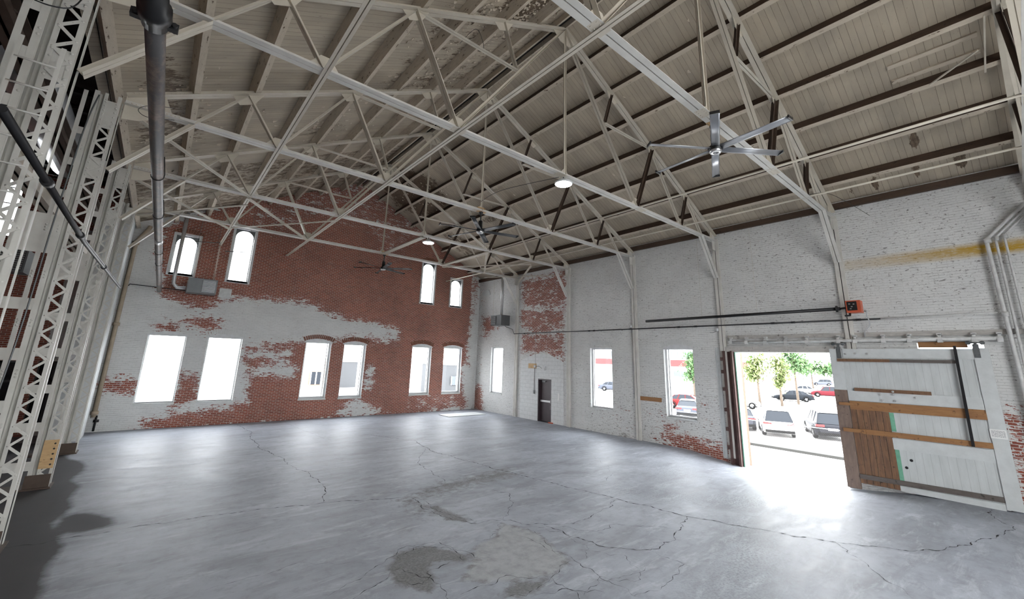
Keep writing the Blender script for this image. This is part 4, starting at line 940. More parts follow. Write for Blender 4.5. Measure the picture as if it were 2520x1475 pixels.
# ------------------------------------------------------------------ ceiling fans and lamps
def fan(loc,rot,matb,label,drop,tilt=0):
    r=thing('ceiling_fan',label,'ceiling fan',loc,'ceiling fans')
    x,y,z=loc
    mb=MB(); mb.lathe((x,y,z),[(.0,-.02),(.035,-.02),(.045,-.045),(.10,-.045),(.115,-.02),(.115,0)],28); mb.build('hub_ring',M['chrome'],r)
    mb=MB(); mb.lathe((x,y,z),[(.0,-.018),(.038,-.018)],16); mb.build('hub_cap',M['black'],r)
    mb=MB(); mb.lathe((x,y,z),[(.12,.0),(.135,.02),(.135,.07),(.11,.10),(.07,.11),(.07,.36),(.055,.38),(.0,.38)],28); mb.build('motor_housing',M['black'],r)
    mb=MB(); mb.tube([(x,y,z+.36),(x,y,z+drop-.10)],.022,10); mb.build('downrod',M['black'],r)
    mb=MB(); mb.lathe((x,y,z+drop-.16),[(.0,0),(.03,0),(.07,.06),(.07,.10),(0,.10)],16); mb.build('mounting_cup',M['black'],r)
    mb=MB(); mb.box((x-.17,y-.07,z+drop-.06),(x+.17,y+.07,z+drop-.02)); mb.box((x-.17,y-.07,z+drop+.05),(x+.12,y+.07,z+drop+.08)); mb.build('timber_clamp',M['ply'],r)
    prof=[(-.075,.0),(-.055,.014),(.0,.022),(.055,.012),(.078,-.008),(.05,-.006),(.0,.004),(-.05,-.004)]
    for k in range(6):
        a=math.radians(rot+60*k); c,s=math.cos(a),math.sin(a); mb=MB(); vs=[]
        for R in (.13,1.34):
            for u,v in prof:
                vv=v-u*.22; vs.append((x+c*R-s*u,y+s*R+c*u,z+.045+vv))
        n=len(prof); mb.add(vs,[tuple(range(n)),tuple(range(n,2*n))[::-1]]+[(i,n+i,n+(i+1)%n,(i+1)%n) for i in range(n)],0,True)
        b=mb.build('blade',M[matb],r)
        mb=MB(); mb.bar((x+c*1.335,y+s*1.335,z+.045),(x+c*1.355,y+s*1.355,z+.045),(0,0,1),-.08,.08,-.025,.03); mb.build('blade_tip',M['black'],b)
    return r
fan((7.80,3.22,7.24),-96,'alu','large silver six-blade ceiling fan, the nearest one',.62)
fan((7.42,TY[3],7.12),-75,'blade_dark','dark six-blade ceiling fan under the middle of the fourth truss',.74)
fan((7.55,TY[5],7.08),-100,'blade_dark','farthest dark ceiling fan, seen against the brick end wall',.78)
def lamp(x,y,z,label):
    r=thing('round_lamp',label,'hanging lamp',(x,y,z),'round hanging lamps')
    mb=MB(); mb.lathe((x,y,z),[(.0,0),(.205,0),(.215,.01)],32); mb.build('lit_disc',M['lamp'],r)
    mb=MB(); mb.lathe((x,y,z),[(.215,.008),(.235,.02),(.235,.05),(.12,.09),(.07,.14),(.0,.14)],32); mb.build('lamp_housing',M['frame'],r)
    mb=MB(); mb.tube([(x,y,z+.13),(x,y,z+.26)],.012,6); mb.build('hook',M['black_steel'],r)
    mb=MB(); mb.tube([(x+.02,y,z+.14),(x+.15,y+.05,z+.3),(x-.05,y,z+.42),(x+.12,y-.02,z+.36)],.008,5); mb.build('cord_loop',M['black'],r)
lamp(7.42,6.95,7.60,'bright round hanging lamp, the nearer of the two')
lamp(7.66,TY[4],7.57,'bright round hanging lamp, the farther of the two, before the brick wall')

# ------------------------------------------------------------------ heaters
def unit_heater(c,w,dp,h,face,label,rods):
    """face: unit vector the louvres look towards ('-x' or '-y')"""
    r=thing('unit_heater',label,'heater',c)
    x,y,z=c
    mb=MB(); mb.box((x-w/2,y-dp/2,z),(x+w/2,y+dp/2,z+h)); mb.build('casing',M['grey_metal'],r)
    n=9
    if face=='-y':
        mb=MB(); mb.box((x-.02,y-dp/2-.012,z+.05),(x+w/2-.04,y-dp/2-.002,z+h-.05)); mb.build('grille_back',M['black'],r)
        for k in range(n):
            zz=z+.08+k*(h-.16)/(n-1); mb=MB(); mb.bar((x-.01,y-dp/2-.03,zz),(x+w/2-.05,y-dp/2-.03,zz),(0,-.6,.8),-.006,.006,-.018,.018); mb.build('louvre',M['chrome'],r)
        mb=MB(); mb.box((x-w/2-.012,y-dp/4,z+.1),(x-w/2-.001,y+dp/4,z+h-.1)); mb.build('side_panel',M['galv'],r)
    else:
        mb=MB(); mb.box((x-w/2-.012,y-.02,z+.05),(x-w/2-.002,y+dp/2-.04,z+h-.05)); mb.build('grille_back',M['black'],r)
        for k in range(n):
            zz=z+.08+k*(h-.16)/(n-1); mb=MB(); mb.bar((x-w/2-.03,y-.01,zz),(x-w/2-.03,y+dp/2-.05,zz),(-.6,0,.8),-.006,.006,-.015,.015); mb.build('louvre',M['grey_metal'],r)
    for (a,b) in rods:
        mb=MB(); mb.tube([(x+a,y+b,z+h),(x+a,y+b,7.8)],.008,5); mb.build('hanging_rod',M['steel'],r)
    return r
unit_heater((1.03,21.9,5.42),1.0,.7,.62,'-y','grey louvred gas heater hung before the brick end wall under the arched windows',[(-.35,-.25),(.35,-.25),(-.35,.25),(.35,.25)])
mb=MB(); mb.tube([(.50,21.95,5.62),(.22,21.95,5.60),(.08,21.95,5.75),(.06,21.95,6.1),(.06,21.95,roof_z(.06)-.12)],.07,12); tag(mb.build('flue_pipe',M['galv']),'pale vertical flue in front of the upper left arched window','flue')
unit_heater((W-.55,19.6,5.05),.65,1.0,.60,'-x','grey louvred heater hung in the far right corner',[(-.25,-.4),(-.25,.4)])
mb=MB(); mb.tube([(W-.45,19.62,5.65),(W-.45,19.62,8.30)],.085,12); tag(mb.build('flue_pipe',M['galv']),'pale vertical flue above the grey corner heater','flue')
mb=MB(); mb.lathe((W-.012,21.85,7.18),[(.0,0),(.40,0),(.42,.02),(.36,.02)],28,0,0)
mb2=MB(); poly=[(21.85+.42*math.cos(a),7.17+.40*math.sin(a)) for a in [i*math.pi/16 for i in range(17)]]; mb2.prism(poly,0,W-.03,W-.002); tag(mb2.build('wall_vent_cover',M['board_white']),'white half-round cover high on the wall in the far corner','vent cover')
unit_heater((-3.65,17.2,5.0),1.1,.7,.62,'-y','grey louvred heater in the side bay behind the columns',[(-.35,0),(.35,0)])
mb=MB(); mb.box((1.72,D-.05,5.42),(2.18,D-.002,5.85)); tag(mb.build('wall_panel',M['rail']),'small whitish panel on the brick wall right of the gas heater','panel')
# radiant tube heater
rt=thing('tube_heater','long black radiant tube heater with an orange burner box on the right wall','heater',(W-.5,3.0,4.7))
mb=MB(); mb.tube([(W-.5,9.8,4.83),(W-.5,3.22,4.88)],.050,14); mb.build('radiant_tube',M['black_steel'],rt)
mb=MB(); mb.tube([(W-.5,3.22,4.88),(W-.5,3.02,4.90)],.03,10); mb.build('burner_nozzle',M['black_steel'],rt)
mb=MB(); mb.lathe((W-.5,3.30,4.88),[(.05,-.02),(.095,-.02),(.095,.02),(.05,.02)],14,0,1); mb.build('tube_flange',M['black_steel'],rt)
mb=MB(); mb.box((W-.68,2.70,4.73),(W-.38,3.04,5.08)); b=mb.build('burner_box',M['orange'],rt)
mb=MB(); mb.box((W-.69,2.78,4.79),(W-.682,3.01,5.05)); mb.build('control_panel',M['black'],b)
mb=MB()
for (y,z) in ((2.95,4.98),(2.9,4.90),(2.85,4.97),(2.93,4.84)): mb.box((W-.70,y-.02,z-.012),(W-.69,y+.02,z+.012))
mb.build('component',M['chrome'],b)
mb=MB(); mb.tube([(W-.55,2.99,4.73),(W-.55,3.0,4.66),(W-.5,3.12,4.66)],.03,8); mb.build('gas_valve',M['black_steel'],rt)
mb=MB(); mb.tube([(W-.45,2.70,4.85),(W-.4,2.62,4.80),(W-.35,2.66,4.66),(W-.2,2.64,4.52),(W-.12,2.66,4.38),(W-.1,2.80,4.22),(W-.09,2.82,4.05)],.014,6); mb.build('flexible_cable',M['galv'],rt)
for y in (7.42,3.2,5.5):
    mb=MB(); mb.tube([(W-.5,y,4.90),(W-.5,y,7.9)],.004,4); mb.build('suspension_chain',M['steel'],rt)
# cameras / small lights on wall
for y,z,l in ((10.81,4.68,'small white security camera above the gas pipe between the middle windows'),(7.08,4.42,'small white security camera left of the large doorway')):
    r=thing('security_camera',l,'camera',(W-.1,y,z),'security cameras')
    mb=MB(); mb.lathe((W-.09,y,z),[(0,-.06),(.04,-.05),(.055,0),(.055,.05),(0,.06)],12); mb.build('camera_body',M['frame'],r)
    mb=MB(); mb.tube([(W-.09,y,z+.02),(W-.002,y,z+.04)],.015,6); mb.build('camera_arm',M['frame'],r)
    mb=MB(); mb.tube([(W-.03,y,z-.03),(W-.02,y+.18,z-.1),(W-.02,y+.32,z-.1)],.008,5); mb.build('camera_cable',M['grey_metal'],r)

# fluorescent hangers near arched windows
for i,(x0,z,l) in enumerate(((.55,7.35,'thin suspended wire frame with a short rod in front of the left arched window'),(1.6,7.15,'thin suspended rod left of the tall arched window'))):
    r=thing('hanging_rod_fixture',l,'hanging rod',(x0,20.6,z))
    mb=MB(); mb.tube([(x0-.1,20.6,z),(x0+.75,20.6,z+.12)],.016,6); mb.build('rod',M['grey_metal'],r)
    for a in (0,.65):
        mb=MB(); mb.tube([(x0+a,20.6,z+.03+a*.13),(x0+a+.05,20.4,9.0)],.006,4); mb.build('suspension_wire',M['grey_metal'],r)
# loose cables under the roof
def cable(pts,label,r=.008,mat='black'):
    mb=MB(); P=[Vector(p) for p in pts]; Q=[]
    for i in range(len(P)-1):
        a=P[max(i-1,0)];b=P[i];c=P[i+1];d=P[min(i+2,len(P)-1)]
        for k in range(6):
            t=k/6; Q.append(.5*((2*b)+(-a+c)*t+(2*a-5*b+4*c-d)*t*t+(-a+3*b-3*c+d)*t**3))
    Q.append(P[-1]); mb.tube(Q,r,5); return tag(mb.build('cable',M[mat]),label,'cable')
cable([(7.45,6.95,7.85),(7.0,9.0,7.95),(7.3,10.5,8.1)],'thin dark cable sagging from the nearer lamp to the middle fan')
cable([(13.4,3.2,7.9),(14.3,2.9,8.15),(15.0,2.6,8.0),(15.6,2.2,7.6)],'thin loose cable curving below the nearest eaves',.006)
cable([(4.6,7.9,10.9),(4.6,7.2,10.85),(4.7,7.0,10.4),(4.8,7.1,10.2)],'short cable loop on the left slope near the ridge',.006)
cable([(-.55,10.3,7.9),(-.9,10.2,7.75),(-1.05,10.2,7.6),(-.9,10.2,7.5),(-.5,10.2,7.6)],'bent wire loop hanging beside the overhead pipe',.006)
cable([(-1.36,6.55,7.3),(-1.45,6.5,6.95),(-1.75,6.5,6.9),(-1.8,6.5,7.15),(-1.5,6.5,7.4)],'dark cable loop tied to the nearest lattice column',.008)
cable([(-1.62,10.3,7.7),(-1.68,10.28,7.0),(-1.72,10.28,5.2),(-1.74,10.28,3.2),(-1.86,10.28,.6)],'bundle of grey cables running down the second lattice column',.012,'grey_metal')
# big knee of short collateral braces at the upper right corner
mb=MB(); mb.bar((11.6,-.62,10.12),(12.9,-.50,9.55),(SL,0,1),-.014,.014,-.014,.014); tag(mb.build('short_batten',M['steel']),'short white batten hanging by the nearest truss, upper right','batten')
mb=MB(); mb.bar((12.2,-.45,9.75),(12.75,.35,9.62),(0,0,1),-.018,.018,-.014,.014); tag(mb.build('short_batten',M['steel']),'slanting white batten beside the nearest truss, upper right','batten')
for x,l in ((12.33,'upper'),(12.72,'lower')):
    mb=MB(); nn=Vector((SL,0,1)).normalized(); p0=Vector((x,-.5,roof_z(x))); p1=Vector((x,.95,roof_z(x))); mb.bar(p0-nn*.002,p1-nn*.002,nn,-.05,.05,-.05,0); tag(mb.build('roof_patch_batten',M['purlin']),f'{l} of two short battens on the boards at the upper right','batten')

# floor hatch
mb=MB(); mb.box((12.55,20.05,.004),(15.0,21.12,.03)); o=tag(mb.build('floor_hatch',M['board_white']),'pale flat floor hatch sheet near the far corner','hatch')
mb=MB(); mb.box((15.35,11.3,0),(15.36,11.31,.001))

# side bay: duct, girder
mb=MB(); mb.tube([(-2.75,11.0,8.15),(-2.75,16.5,8.15)],.42,24); mb.lathe((-2.75,16.5,8.15),[(.42,0),(.36,.08),(.0,.12)],24,0,1); tag(mb.build('air_duct',M['galv']),'fat white round duct under the dark roof of the side bay','duct')
mb=MB(); mb.tube([(-3.9,9.0,8.4),(-3.9,20.5,8.4)],.25,20); tag(mb.build('air_duct',M['dark_metal']),'thinner dark duct behind the fat white one in the side bay','duct')
for x,z,l in ((-2.35,7.35,'upper'),(-2.35,5.95,'lower')):
    mb=MB(); mb.box((x-.02,6,z),(x+.02,D-.01,z+.35)); mb.box((x-.12,6,z),(x+.12,D-.01,z+.02)); mb.box((x-.12,6,z+.33),(x+.12,D-.01,z+.35)); tag(mb.build('crane_girder',M['bare_steel'] if l=='upper' else M['steel']),f'{l} long girder behind the lattice columns','girder','girders of the side bay')
for i,y in enumerate((8.3,13.6,19.4)):
    mb=MB(); mb.tube([(-2.3,y,7.7),(-5.2,y+1.2,9.2)],.05,6); mb.tube([(-5.2,y,7.9),(-2.6,y+1.0,9.1)],.04,6); tag(mb.build('roof_brace',M['bare_steel']),f'dark crossed roof brace in the side bay, {ORD[i]} from the camera','brace','dark roof braces of the side bay')
mb=MB(); mb.box((-4.2,16.0,1.0),(-3.7,16.1,2.4)); tag(mb.build('timber_leaf',M['wood_orange']),'orange-brown timber leaf standing in the side bay at the left edge','board')
mb=MB(); mb.box((-4.25,16.0,0),(-4.1,16.12,1.0)); mb.box((-3.8,16.0,0),(-3.65,16.12,1.0)); tag(mb.build('timber_trestle',M['wood_brown']),'low timber posts under the orange-brown leaf in the side bay','stand')
# ------------------------------------------------------------------ outside
GZ=-1.25
def ground_z(x,y):
    if x<W+.3: return -.30 if y>D else -.26
    t=max(0,min(1,(x-W-3)/7.5)); t=t*t*(3-2*t); return -.26+(GZ+.26)*t
mb=MB(); xs=[-60,-20,-9,0,8,16.34,17,18,19,20,21,22,23,24,25,26,27.5,30,40,60,90,140,260]; ys=[-60,-20,-8,0,3,6,9,14,20,22.9,30,45,80,140,260]
for y in ys:
    for x in xs: mb.v.append((x,y,ground_z(x,y)-.02 if not(x<16.3 and y<22.8) else -.5))
nx=len(xs)
for j_ in range(len(ys)-1):
    for i in range(nx-1): mb.f.append([j_*nx+i,j_*nx+i+1,(j_+1)*nx+i+1,(j_+1)*nx+i]); mb.m.append(0); mb.sm.append(True)
struct(mb.build('ground',M['asphalt'],None,(0,0,0)),'pale parking ground outside')
mb=MB(); mb.bar((26.9,-4,ground_z(26.9,0)-.02),(27.4,40,ground_z(27.4,0)-.02),(0,0,1),-.12,.12,0,.14); tag(mb.build('kerb_stone',M['kerb']),'grey kerb line between the doorway and the parked cars','kerb')
# brick return seen left of the doorway
mb=MB(); mb.box((W+.38,6.62,-.3),(W+.75,6.95,3.9)); struct(mb.build('trim_4',M['brick_tan']),'outer brick reveal left of the large doorway')

CAR={}
def car_paint(name,c,rough=.3,metal=.2):
    t=NT(name); t.col(c); t.rough(.45); t.b.inputs['Specular IOR Level'].default_value=.12; return t.mat
M['tyre']=simple('tyre_rubber',(.006,.006,.006),.85,0,.05); M['carglass']=simple('tinted_car_glass',(.016,.019,.024),.3,0,0); M['carglass'].node_tree.nodes['Principled BSDF'].inputs['Specular IOR Level'].default_value=.12; M['tyre'].node_tree.nodes['Principled BSDF'].inputs['Specular IOR Level'].default_value=.1; M['taillight']=simple('red_lamp_glass',(.35,.02,.02),.25,0,0); M['plate']=simple('number_plate',(.6,.6,.6),.5,0,0)
def make_car(kind,loc,yaw,paint,label,zoff=GZ):
    """x forward; lofted body with separate glasshouse, four wheels, lamps"""
    x0,y0=loc; z0=zoff; r=thing('car',label,'car',(0,0,0),'parked cars'); 
    suv=kind=='suv'
    Lh,Wd=(2.25,.93) if suv else (2.35,.90); H=1.66 if suv else 1.43
    # lower body stations: x, half width, z bottom, z belt
    st=[(-Lh,.70,.45,.82),(-Lh+.06,.84,.33,.95 if suv else .93),(-Lh+.5,Wd,.22,1.02 if suv else .96),(-1.2,Wd,.20,1.02 if suv else .96),(0,Wd,.20,.98 if suv else .93),(.9,Wd,.20,.98 if suv else .90),(1.3,Wd,.22,.97 if suv else .86),(Lh-.35,Wd-.05,.24,.86 if suv else .74),(Lh-.06,.78,.30,.72 if suv else .62),(Lh,.62,.38,.60 if suv else .55)]
    mb=MB()
    for x,w,zb,zt in st:
        for a,b in ((-w*.94,zb),(-w,zb+.12),(-w,zt-.16),(-w*.93,zt-.02),(-w*.6,zt),(w*.6,zt),(w*.93,zt-.02),(w,zt-.16),(w,zb+.12),(w*.94,zb)): mb.v.append((x,a,b))
    for i in range(len(st)-1):
        for k in range(10): mb.f.append([i*10+k,(i+1)*10+k,(i+1)*10+(k+1)%10,i*10+(k+1)%10]); mb.m.append(0); mb.sm.append(True)
    mb.f.append(list(range(10))[::-1]); mb.m.append(0); mb.sm.append(False); e=(len(st)-1)*10; mb.f.append([e+k for k in range(10)]); mb.m.append(0); mb.sm.append(False)
    # glasshouse: base and roof outlines
    if suv: gb=[(-Lh+.10,.98),(-1.0,1.0),(.55,.96),(1.05,.94)]; gt=[(-Lh+.45,H-.06),(-1.2,H),(.1,H-.01),(.42,H-.07)]
    else: gb=[(-1.75,.93),(-.9,.94),(.5,.90),(1.15,.86)]; gt=[(-1.15,H-.08),(-.7,H-.01),(0,H),(.35,H-.06)]
    o=len(mb.v); gl=MB()
    for (xb,zb),(xt,zt) in zip(gb,gt):
        gl.v+= [(xb,-.80,zb),(xt,-.62,zt-.03),(xt,.62,zt-.03),(xb,.80,zb)]
    for i in range(3):
        for a,b in ((0,1),(2,3)): gl.f.append([i*4+a,(i+1)*4+a,(i+1)*4+b,i*4+b]); gl.m.append(0); gl.sm.append(False)
        mbv=len(mb.v); mb.v+=[gl.v[i*4+1],gl.v[(i+1)*4+1],gl.v[(i+1)*4+2],gl.v[i*4+2]]; mb.v+=[(p[0],p[1]*.86,p[2]+.035) for p in mb.v[-4:]]
        for f in ((0,1,5,4),(2,3,7,6),(4,5,6,7)): mb.f.append([mbv+q for q in f]); mb.m.append(0); mb.sm.append(True)
    gl.f+= [[0,3,2,1],[12,13,14,15]]; gl.m+=[0,0]; gl.sm+=[False,False]
    for s in (-1,1):                                   # pillars
        for (xb,zb),(xt,zt) in ((gb[0],gt[0]),(gb[1],gt[1]),((-.1 if not suv else -.2,.94),(-.15 if not suv else -.3,H-.02)),(gb[3],gt[3])):
            mb.bar((xb,s*.805,zb-.03),(xt,s*.625,zt-.01),(0,s,.3),-.035,.035,-.01,.012)
    body=mb.build('body',paint,r,(0,0,0)); gl.build('window_glass',M['carglass'],r,(0,0,0))
    for xw in (-1.38,1.42):
        for s in (-1,1):
            mb=MB(); mb.lathe((xw,s*(Wd-.10),.34),[(.19,-.115),(.30,-.12),(.34,-.09),(.34,.09),(.30,.12),(.19,.115),(.19,-.115)],24,0,1); wh=mb.build('wheel',M['tyre'],r,(0,0,0))
            mb=MB(); mb.lathe((xw,s*(Wd-.02),.34),[(.0,-.01*s),(.05,0),(.19,.0),(.21,-.03*s)],20,0,1)
            for k in range(5): a=k*2*math.pi/5; mb.bar((xw,s*(Wd+.012),.34),(xw+.18*math.cos(a),s*(Wd+.012),.34+.18*math.sin(a)),(0,s,0),-.025,.025,-.01,.005)
            mb.build('rim',M['alu'],wh,(0,0,0))
            mb=MB(); pts=[(xw+.40*math.cos(t),s*(Wd-.02),.34+.40*math.sin(t)) for t in [math.pi*k/10 for k in range(11)]]; mb.tube(pts,.035,5); mb.build('wheel_arch',M['tyre'],r,(0,0,0))
    zt=.86 if suv else .80
    for s in (-1,1):
        mb=MB(); mb.box((-Lh-.005,s*.42,zt-.06),(-Lh+.20,s*.90,zt+.06)); mb.build('tail_lamp',M['taillight'],r,(0,0,0))
    mb=MB(); mb.box((-Lh-.02,-.26,.60),(-Lh+.04,.26,.74)); mb.build('number_plate',M['plate'],r,(0,0,0))
    mb=MB(); mb.box((-Lh-.04,-.80,.30),(-Lh+.15,.80,.46)); mb.build('bumper',M['tyre'],r,(0,0,0)); mb=MB(); mb.box((Lh-.2,-.7,.28),(Lh+.03,.7,.42)); mb.build('bumper',M['tyre'],r,(0,0,0))
    for a_,b_ in ((-Wd-.005,-Wd+.05),(Wd-.05,Wd+.005)):
        mb=MB(); mb.box((-1.9,a_,.20),(1.9,b_,.30)); mb.build('sill_trim',M['tyre'],r,(0,0,0))
    r.location=(x0,y0,z0); r.rotation_euler=(0,0,math.radians(yaw)); return r
cw=car_paint('white_car_paint',(.75,.75,.75)); cg=car_paint('grey_car_paint',(.014,.015,.019)); cd=car_paint('black_car_paint',(.006,.008,.011)); cr=car_paint('red_car_paint',(.07,.006,.010)); cs=car_paint('silver_car_paint',(.05,.055,.07)); cs2=car_paint('pale_silver_paint',(.06,.065,.08)); crr=car_paint('bright_red_paint',(.09,.008,.008))
def rear(x,y,yaw,L=2.25): a=math.radians(yaw); return (x+math.cos(a)*L,y+math.sin(a)*L)
make_car('suv',rear(31.3,10.5,24),24,cw,'white hatchback parked behind the fence, centre of the doorway')
make_car('suv',rear(33.2,8.15,24),24,cg,'dark grey utility car seen from behind beside the sliding door')
make_car('sedan',rear(32.3,13.2,24,2.35),24,cs,'blue-grey car half hidden by the left side of the doorway')
make_car('sedan',(67.5,20.7),120,cd,'black saloon parked sideways in the middle distance')
make_car('suv',(83.5,20.6),112,cr,'red utility car in the distance at the right of the doorway')
make_car('sedan',(88,25.5),118,cw,'white saloon behind the black one')
make_car('suv',(49.5,20.6),-66,cw,'white utility car at the left of the doorway, middle distance')
make_car('suv',(140,35.5),115,cs2,'small silver van farthest away in the doorway')
make_car('sedan',(42.5,22.4),-74,crr,'red saloon seen through the window left of the doorway')
make_car('sedan',rear(34.6,18.4,24,2.35),24,cs2,'silver car seen low in the window left of the doorway')
make_car('sedan',(56.5,42.0),-60,cs,'blue-grey car seen through the window right of the exit door')

M['wire']=simple('weathered_wire',(.03,.028,.028),.8,0,0)
# chain link fence
fn=thing('chain_link_fence','chain link fence between the doorway and the car park','fence',(28.6,8,GZ))
mb=MB(); XF=28.3; zb,zt=GZ+.02,GZ+1.22; st=.075; y0f,y1f=3.5,23.0; Hh=zt-zb; n=int((y1f-y0f)/st)
for k in range(-int(Hh/st),n):
    y=y0f+k*st
    for s in (1,-1):
        ya,yb=(y,y+Hh) if s>0 else (y+Hh,y)
        za,zb2=zb,zt
        # clip to the panel
        if min(ya,yb)<y0f or max(ya,yb)>y1f: continue
        mb.bar((XF+.004*s,ya,za),(XF+.004*s,yb,zb2),(1,0,0),-.0035,.0035,-.003,.003)
mb.build('wire_mesh',M['wire'],fn)
mb=MB(); mb.tube([(XF,y0f,zt),(XF,y1f,zt)],.022,6); mb.build('top_rail',M['galv'],fn)
y=y0f
while y<y1f:
    mb=MB(); mb.tube([(XF,y,GZ),(XF,y,zt+.05)],.032,8); mb.build('fence_post',M['galv'],fn); y+=2.6

# trees
def leafmat(n,c,c2):
    t=NT(n); f=t.noise(t.objc(),1.5,3); t.col(t.mix(t.ramp(f,.35,.65),c,c2)); t.rough(.6); t.b.inputs['Specular IOR Level'].default_value=.1; return t.mat
M['leaf']=leafmat('green_leaves',(.09,.15,.04),(.26,.28,.14)); M['leaf2']=leafmat('dark_green_leaves',(.06,.13,.06),(.14,.21,.09)); M['bark']=simple('tree_bark',(.10,.075,.055),.9,0,.2)
def tree(loc,h,blobs,label,seed,mat='leaf',n=1500,leaf=.28):
    rn=random.Random(seed); x,y=loc; r=thing('tree',label,'tree',(x,y,GZ),'trees beyond the car park')
    mb=MB(); mb.tube([(x,y,GZ),(x+.05,y+.05,GZ+h*.4),(x,y,GZ+h*.85)],.12,8,radii=[.16,.11,.03])
    for k in range(7): a=rn.uniform(0,6.28); z=GZ+h*rn.uniform(.35,.7); mb.tube([(x,y,z),(x+math.cos(a)*.9,y+math.sin(a)*.9,z+rn.uniform(.5,1.2))],.03,5)
    mb.build('trunk',M['bark'],r)
    mb=MB()
    for k in range(n):
        bx,by,bz,br,bh=rn.choice(blobs); u=rn.gauss(0,.42); v=rn.gauss(0,.42); w=rn.gauss(0,.42)
        p=Vector((x+bx+u*br,y+by+v*br,GZ+bz+w*bh)); a=Vector((rn.uniform(-1,1),rn.uniform(-1,1),rn.uniform(-1,1))).normalized(); b=a.cross(Vector((0,0,1))).normalized(); s=leaf*rn.uniform(.5,1.1)
        mb.add([p-a*s,p+b*s*.45,p+a*s,p-b*s*.45],[(0,1,2,3)])
    mb.build('crown',M[mat],r)
tree((56,20.6),6.6,[(0,0,5.0,1.2,1.3),(.2,.3,4.2,1.4,1.1),(0,.5,3.4,1.0,1.0)],'slim green tree at the left of the doorway',1)
tree((57,18.6),6.0,[(0,0,4.8,1.1,1.3),(0,-.3,3.6,1.0,1.1),(0,.1,2.6,.6,.9)],'slim tree in the middle of the doorway',2)
tree((62,18.4),7.6,[(0,0,5.8,1.5,1.5),(0,-.6,4.6,1.5,1.3),(0,.8,6.6,1.0,1.0)],'tallest green tree behind the black saloon',3,'leaf2',1800)
tree((95,25.5),6.4,[(0,0,4.6,3.0,1.4),(0,-3,4.3,2.6,1.2),(0,3,5,2.6,1.4)],'wide low tree far away at the right of the doorway',4,'leaf2',1800,.5)
tree((52,26.5),6.6,[(0,0,4.9,1.1,1.5),(0,.2,3.4,1.0,1.3)],'green tree seen through the window left of the doorway',5,'leaf2',1400)
tree((60,40.0),7,[(0,0,5.0,1.8,1.6)],'green tree seen through the window right of the exit door',6,'leaf',900,.4)

# buildings
def building(name,x0,x1,y0,y1,h,mat,label,bands,wins,wmat='carglass',side='x'):
    r=thing(name,label,'building',((x0+x1)/2,(y0+y1)/2,GZ),'buildings outside')
    mb=MB(); mb.box((x0,y0,GZ),(x1,y1,GZ+h)); mb.build('wall',M[mat],r)
    for z0,z1,m in bands:
        mb=MB(); mb.box((x0-.06,y0-.06,GZ+z0),(x1+.06,y1+.06,GZ+z1)); mb.build('facade_band',M[m],r)
    for a,b,z0,z1 in wins:
        mb=MB()
        if side=='x': mb.box((x0-.10,a,GZ+z0),(x0-.02,b,GZ+z1))
        else: mb.box((a,y0-.10,GZ+z0),(b,y0-.02,GZ+z1))
        w=mb.build('window',M[wmat],r); mb=MB(); n=max(2,int((b-a)/1.2))
        for i in range(n+1):
            t=a+(b-a)*i/n
            if side=='x': mb.box((x0-.16,t-.05,GZ+z0),(x0-.10,t+.05,GZ+z1))
            else: mb.box((t-.05,y0-.16,GZ+z0),(t+.05,y0-.10,GZ+z1))
        mb.build('mullion',M['frame'],w)
M['bwall']=simple('pale_building_wall',(.62,.61,.58),.8,0,.05); M['redband']=simple('red_cladding',(.11,.012,.012),.7,0,.08); M['tanwall']=simple('orange_tan_wall',(.22,.16,.115),.8,0,.1); M['greywall']=simple('grey_canopy',(.04,.042,.045),.8,0,.08); M['winglass']=simple('pale_blue_glass',(.05,.06,.075),.2,0,.1)
building('office_building',75,90,34,62,7.2,'bwall','pale office building with a red band seen through the right windows',[(4.0,5.2,'redband')],[(35,46,5.5,6.8),(48,60,5.5,6.8),(35,42,2.2,3.2)],'winglass')
building('shop_building',11.5,13.6,45,52,3.9,'tanwall','low orange-tan building outside the third window of the end wall',[],[(12,13,1.4,2.6)],'carglass','y')
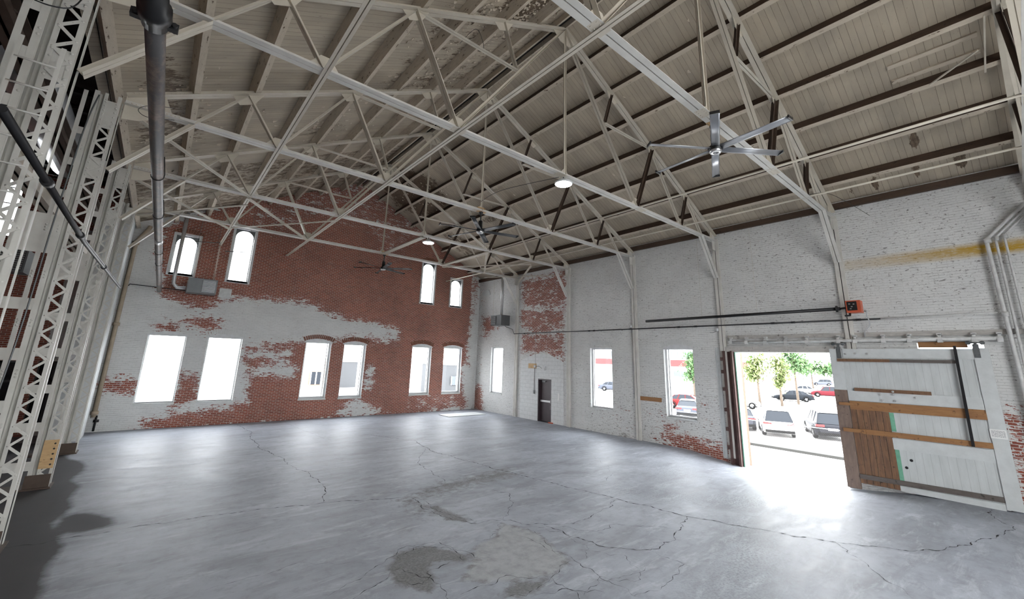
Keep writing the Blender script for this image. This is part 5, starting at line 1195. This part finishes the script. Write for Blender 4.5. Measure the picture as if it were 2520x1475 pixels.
building('canopy_building',14.7,16.9,46,52,3.7,'greywall','grey canopy building outside the fourth window of the end wall',[(3.6,3.8,'bwall')],[],'carglass','y')
building('grey_building',26.8,29.2,44,50,3.6,'greywall','grey building outside the sixth window of the end wall',[(3.5,3.8,'bwall')],[(27.5,28.8,1.2,2.2)],'winglass','y')

# ------------------------------------------------------------------ light, world, camera
wd=bpy.data.worlds.new('overcast_sky'); SC.world=wd; wd.use_nodes=True; nt_=wd.node_tree; bg=nt_.nodes['Background']
bg.inputs['Color'].default_value=(.955,.98,1.0,1); bg.inputs['Strength'].default_value=10.0
cam=bpy.data.cameras.new('camera'); co=bpy.data.objects.new('camera',cam); C.objects.link(co); SC.camera=co
yaw,pitch,roll,f,cy=.6916,.2285,.0304,1020.45,648.18
fw=Vector((math.sin(yaw)*math.cos(pitch),math.cos(yaw)*math.cos(pitch),math.sin(pitch))); rt=Vector((math.cos(yaw),-math.sin(yaw),0)); up=rt.cross(fw)
r2=rt*math.cos(roll)+up*math.sin(roll); u2=-rt*math.sin(roll)+up*math.cos(roll)
co.matrix_world=Matrix(((r2.x,u2.x,-fw.x,0),(r2.y,u2.y,-fw.y,0),(r2.z,u2.z,-fw.z,3.1),(0,0,0,1)))
cam.sensor_fit='HORIZONTAL'; cam.sensor_width=36; cam.lens=36*f/2520; cam.shift_x=0; cam.shift_y=(cy-1475/2)/2520; cam.clip_start=.05; cam.clip_end=1000
SC.view_settings.view_transform='Standard'; SC.view_settings.look='None'; SC.view_settings.gamma=1; SC.view_settings.exposure=0.72
try: SC.view_settings.use_curve_mapping=False
except Exception: pass
cy_=SC.cycles; cy_.use_denoising=True; cy_.max_bounces=9; cy_.diffuse_bounces=5; cy_.glossy_bounces=3; cy_.transmission_bounces=2; cy_.transparent_max_bounces=10
cy_.caustics_reflective=False; cy_.caustics_refractive=False; cy_.sample_clamp_indirect=12; cy_.use_adaptive_sampling=True; cy_.adaptive_threshold=.03
try: cy_.denoiser='OPENIMAGEDENOISE'
except Exception: pass
for o in bpy.data.objects:
    if '_o' in o: del o['_o']
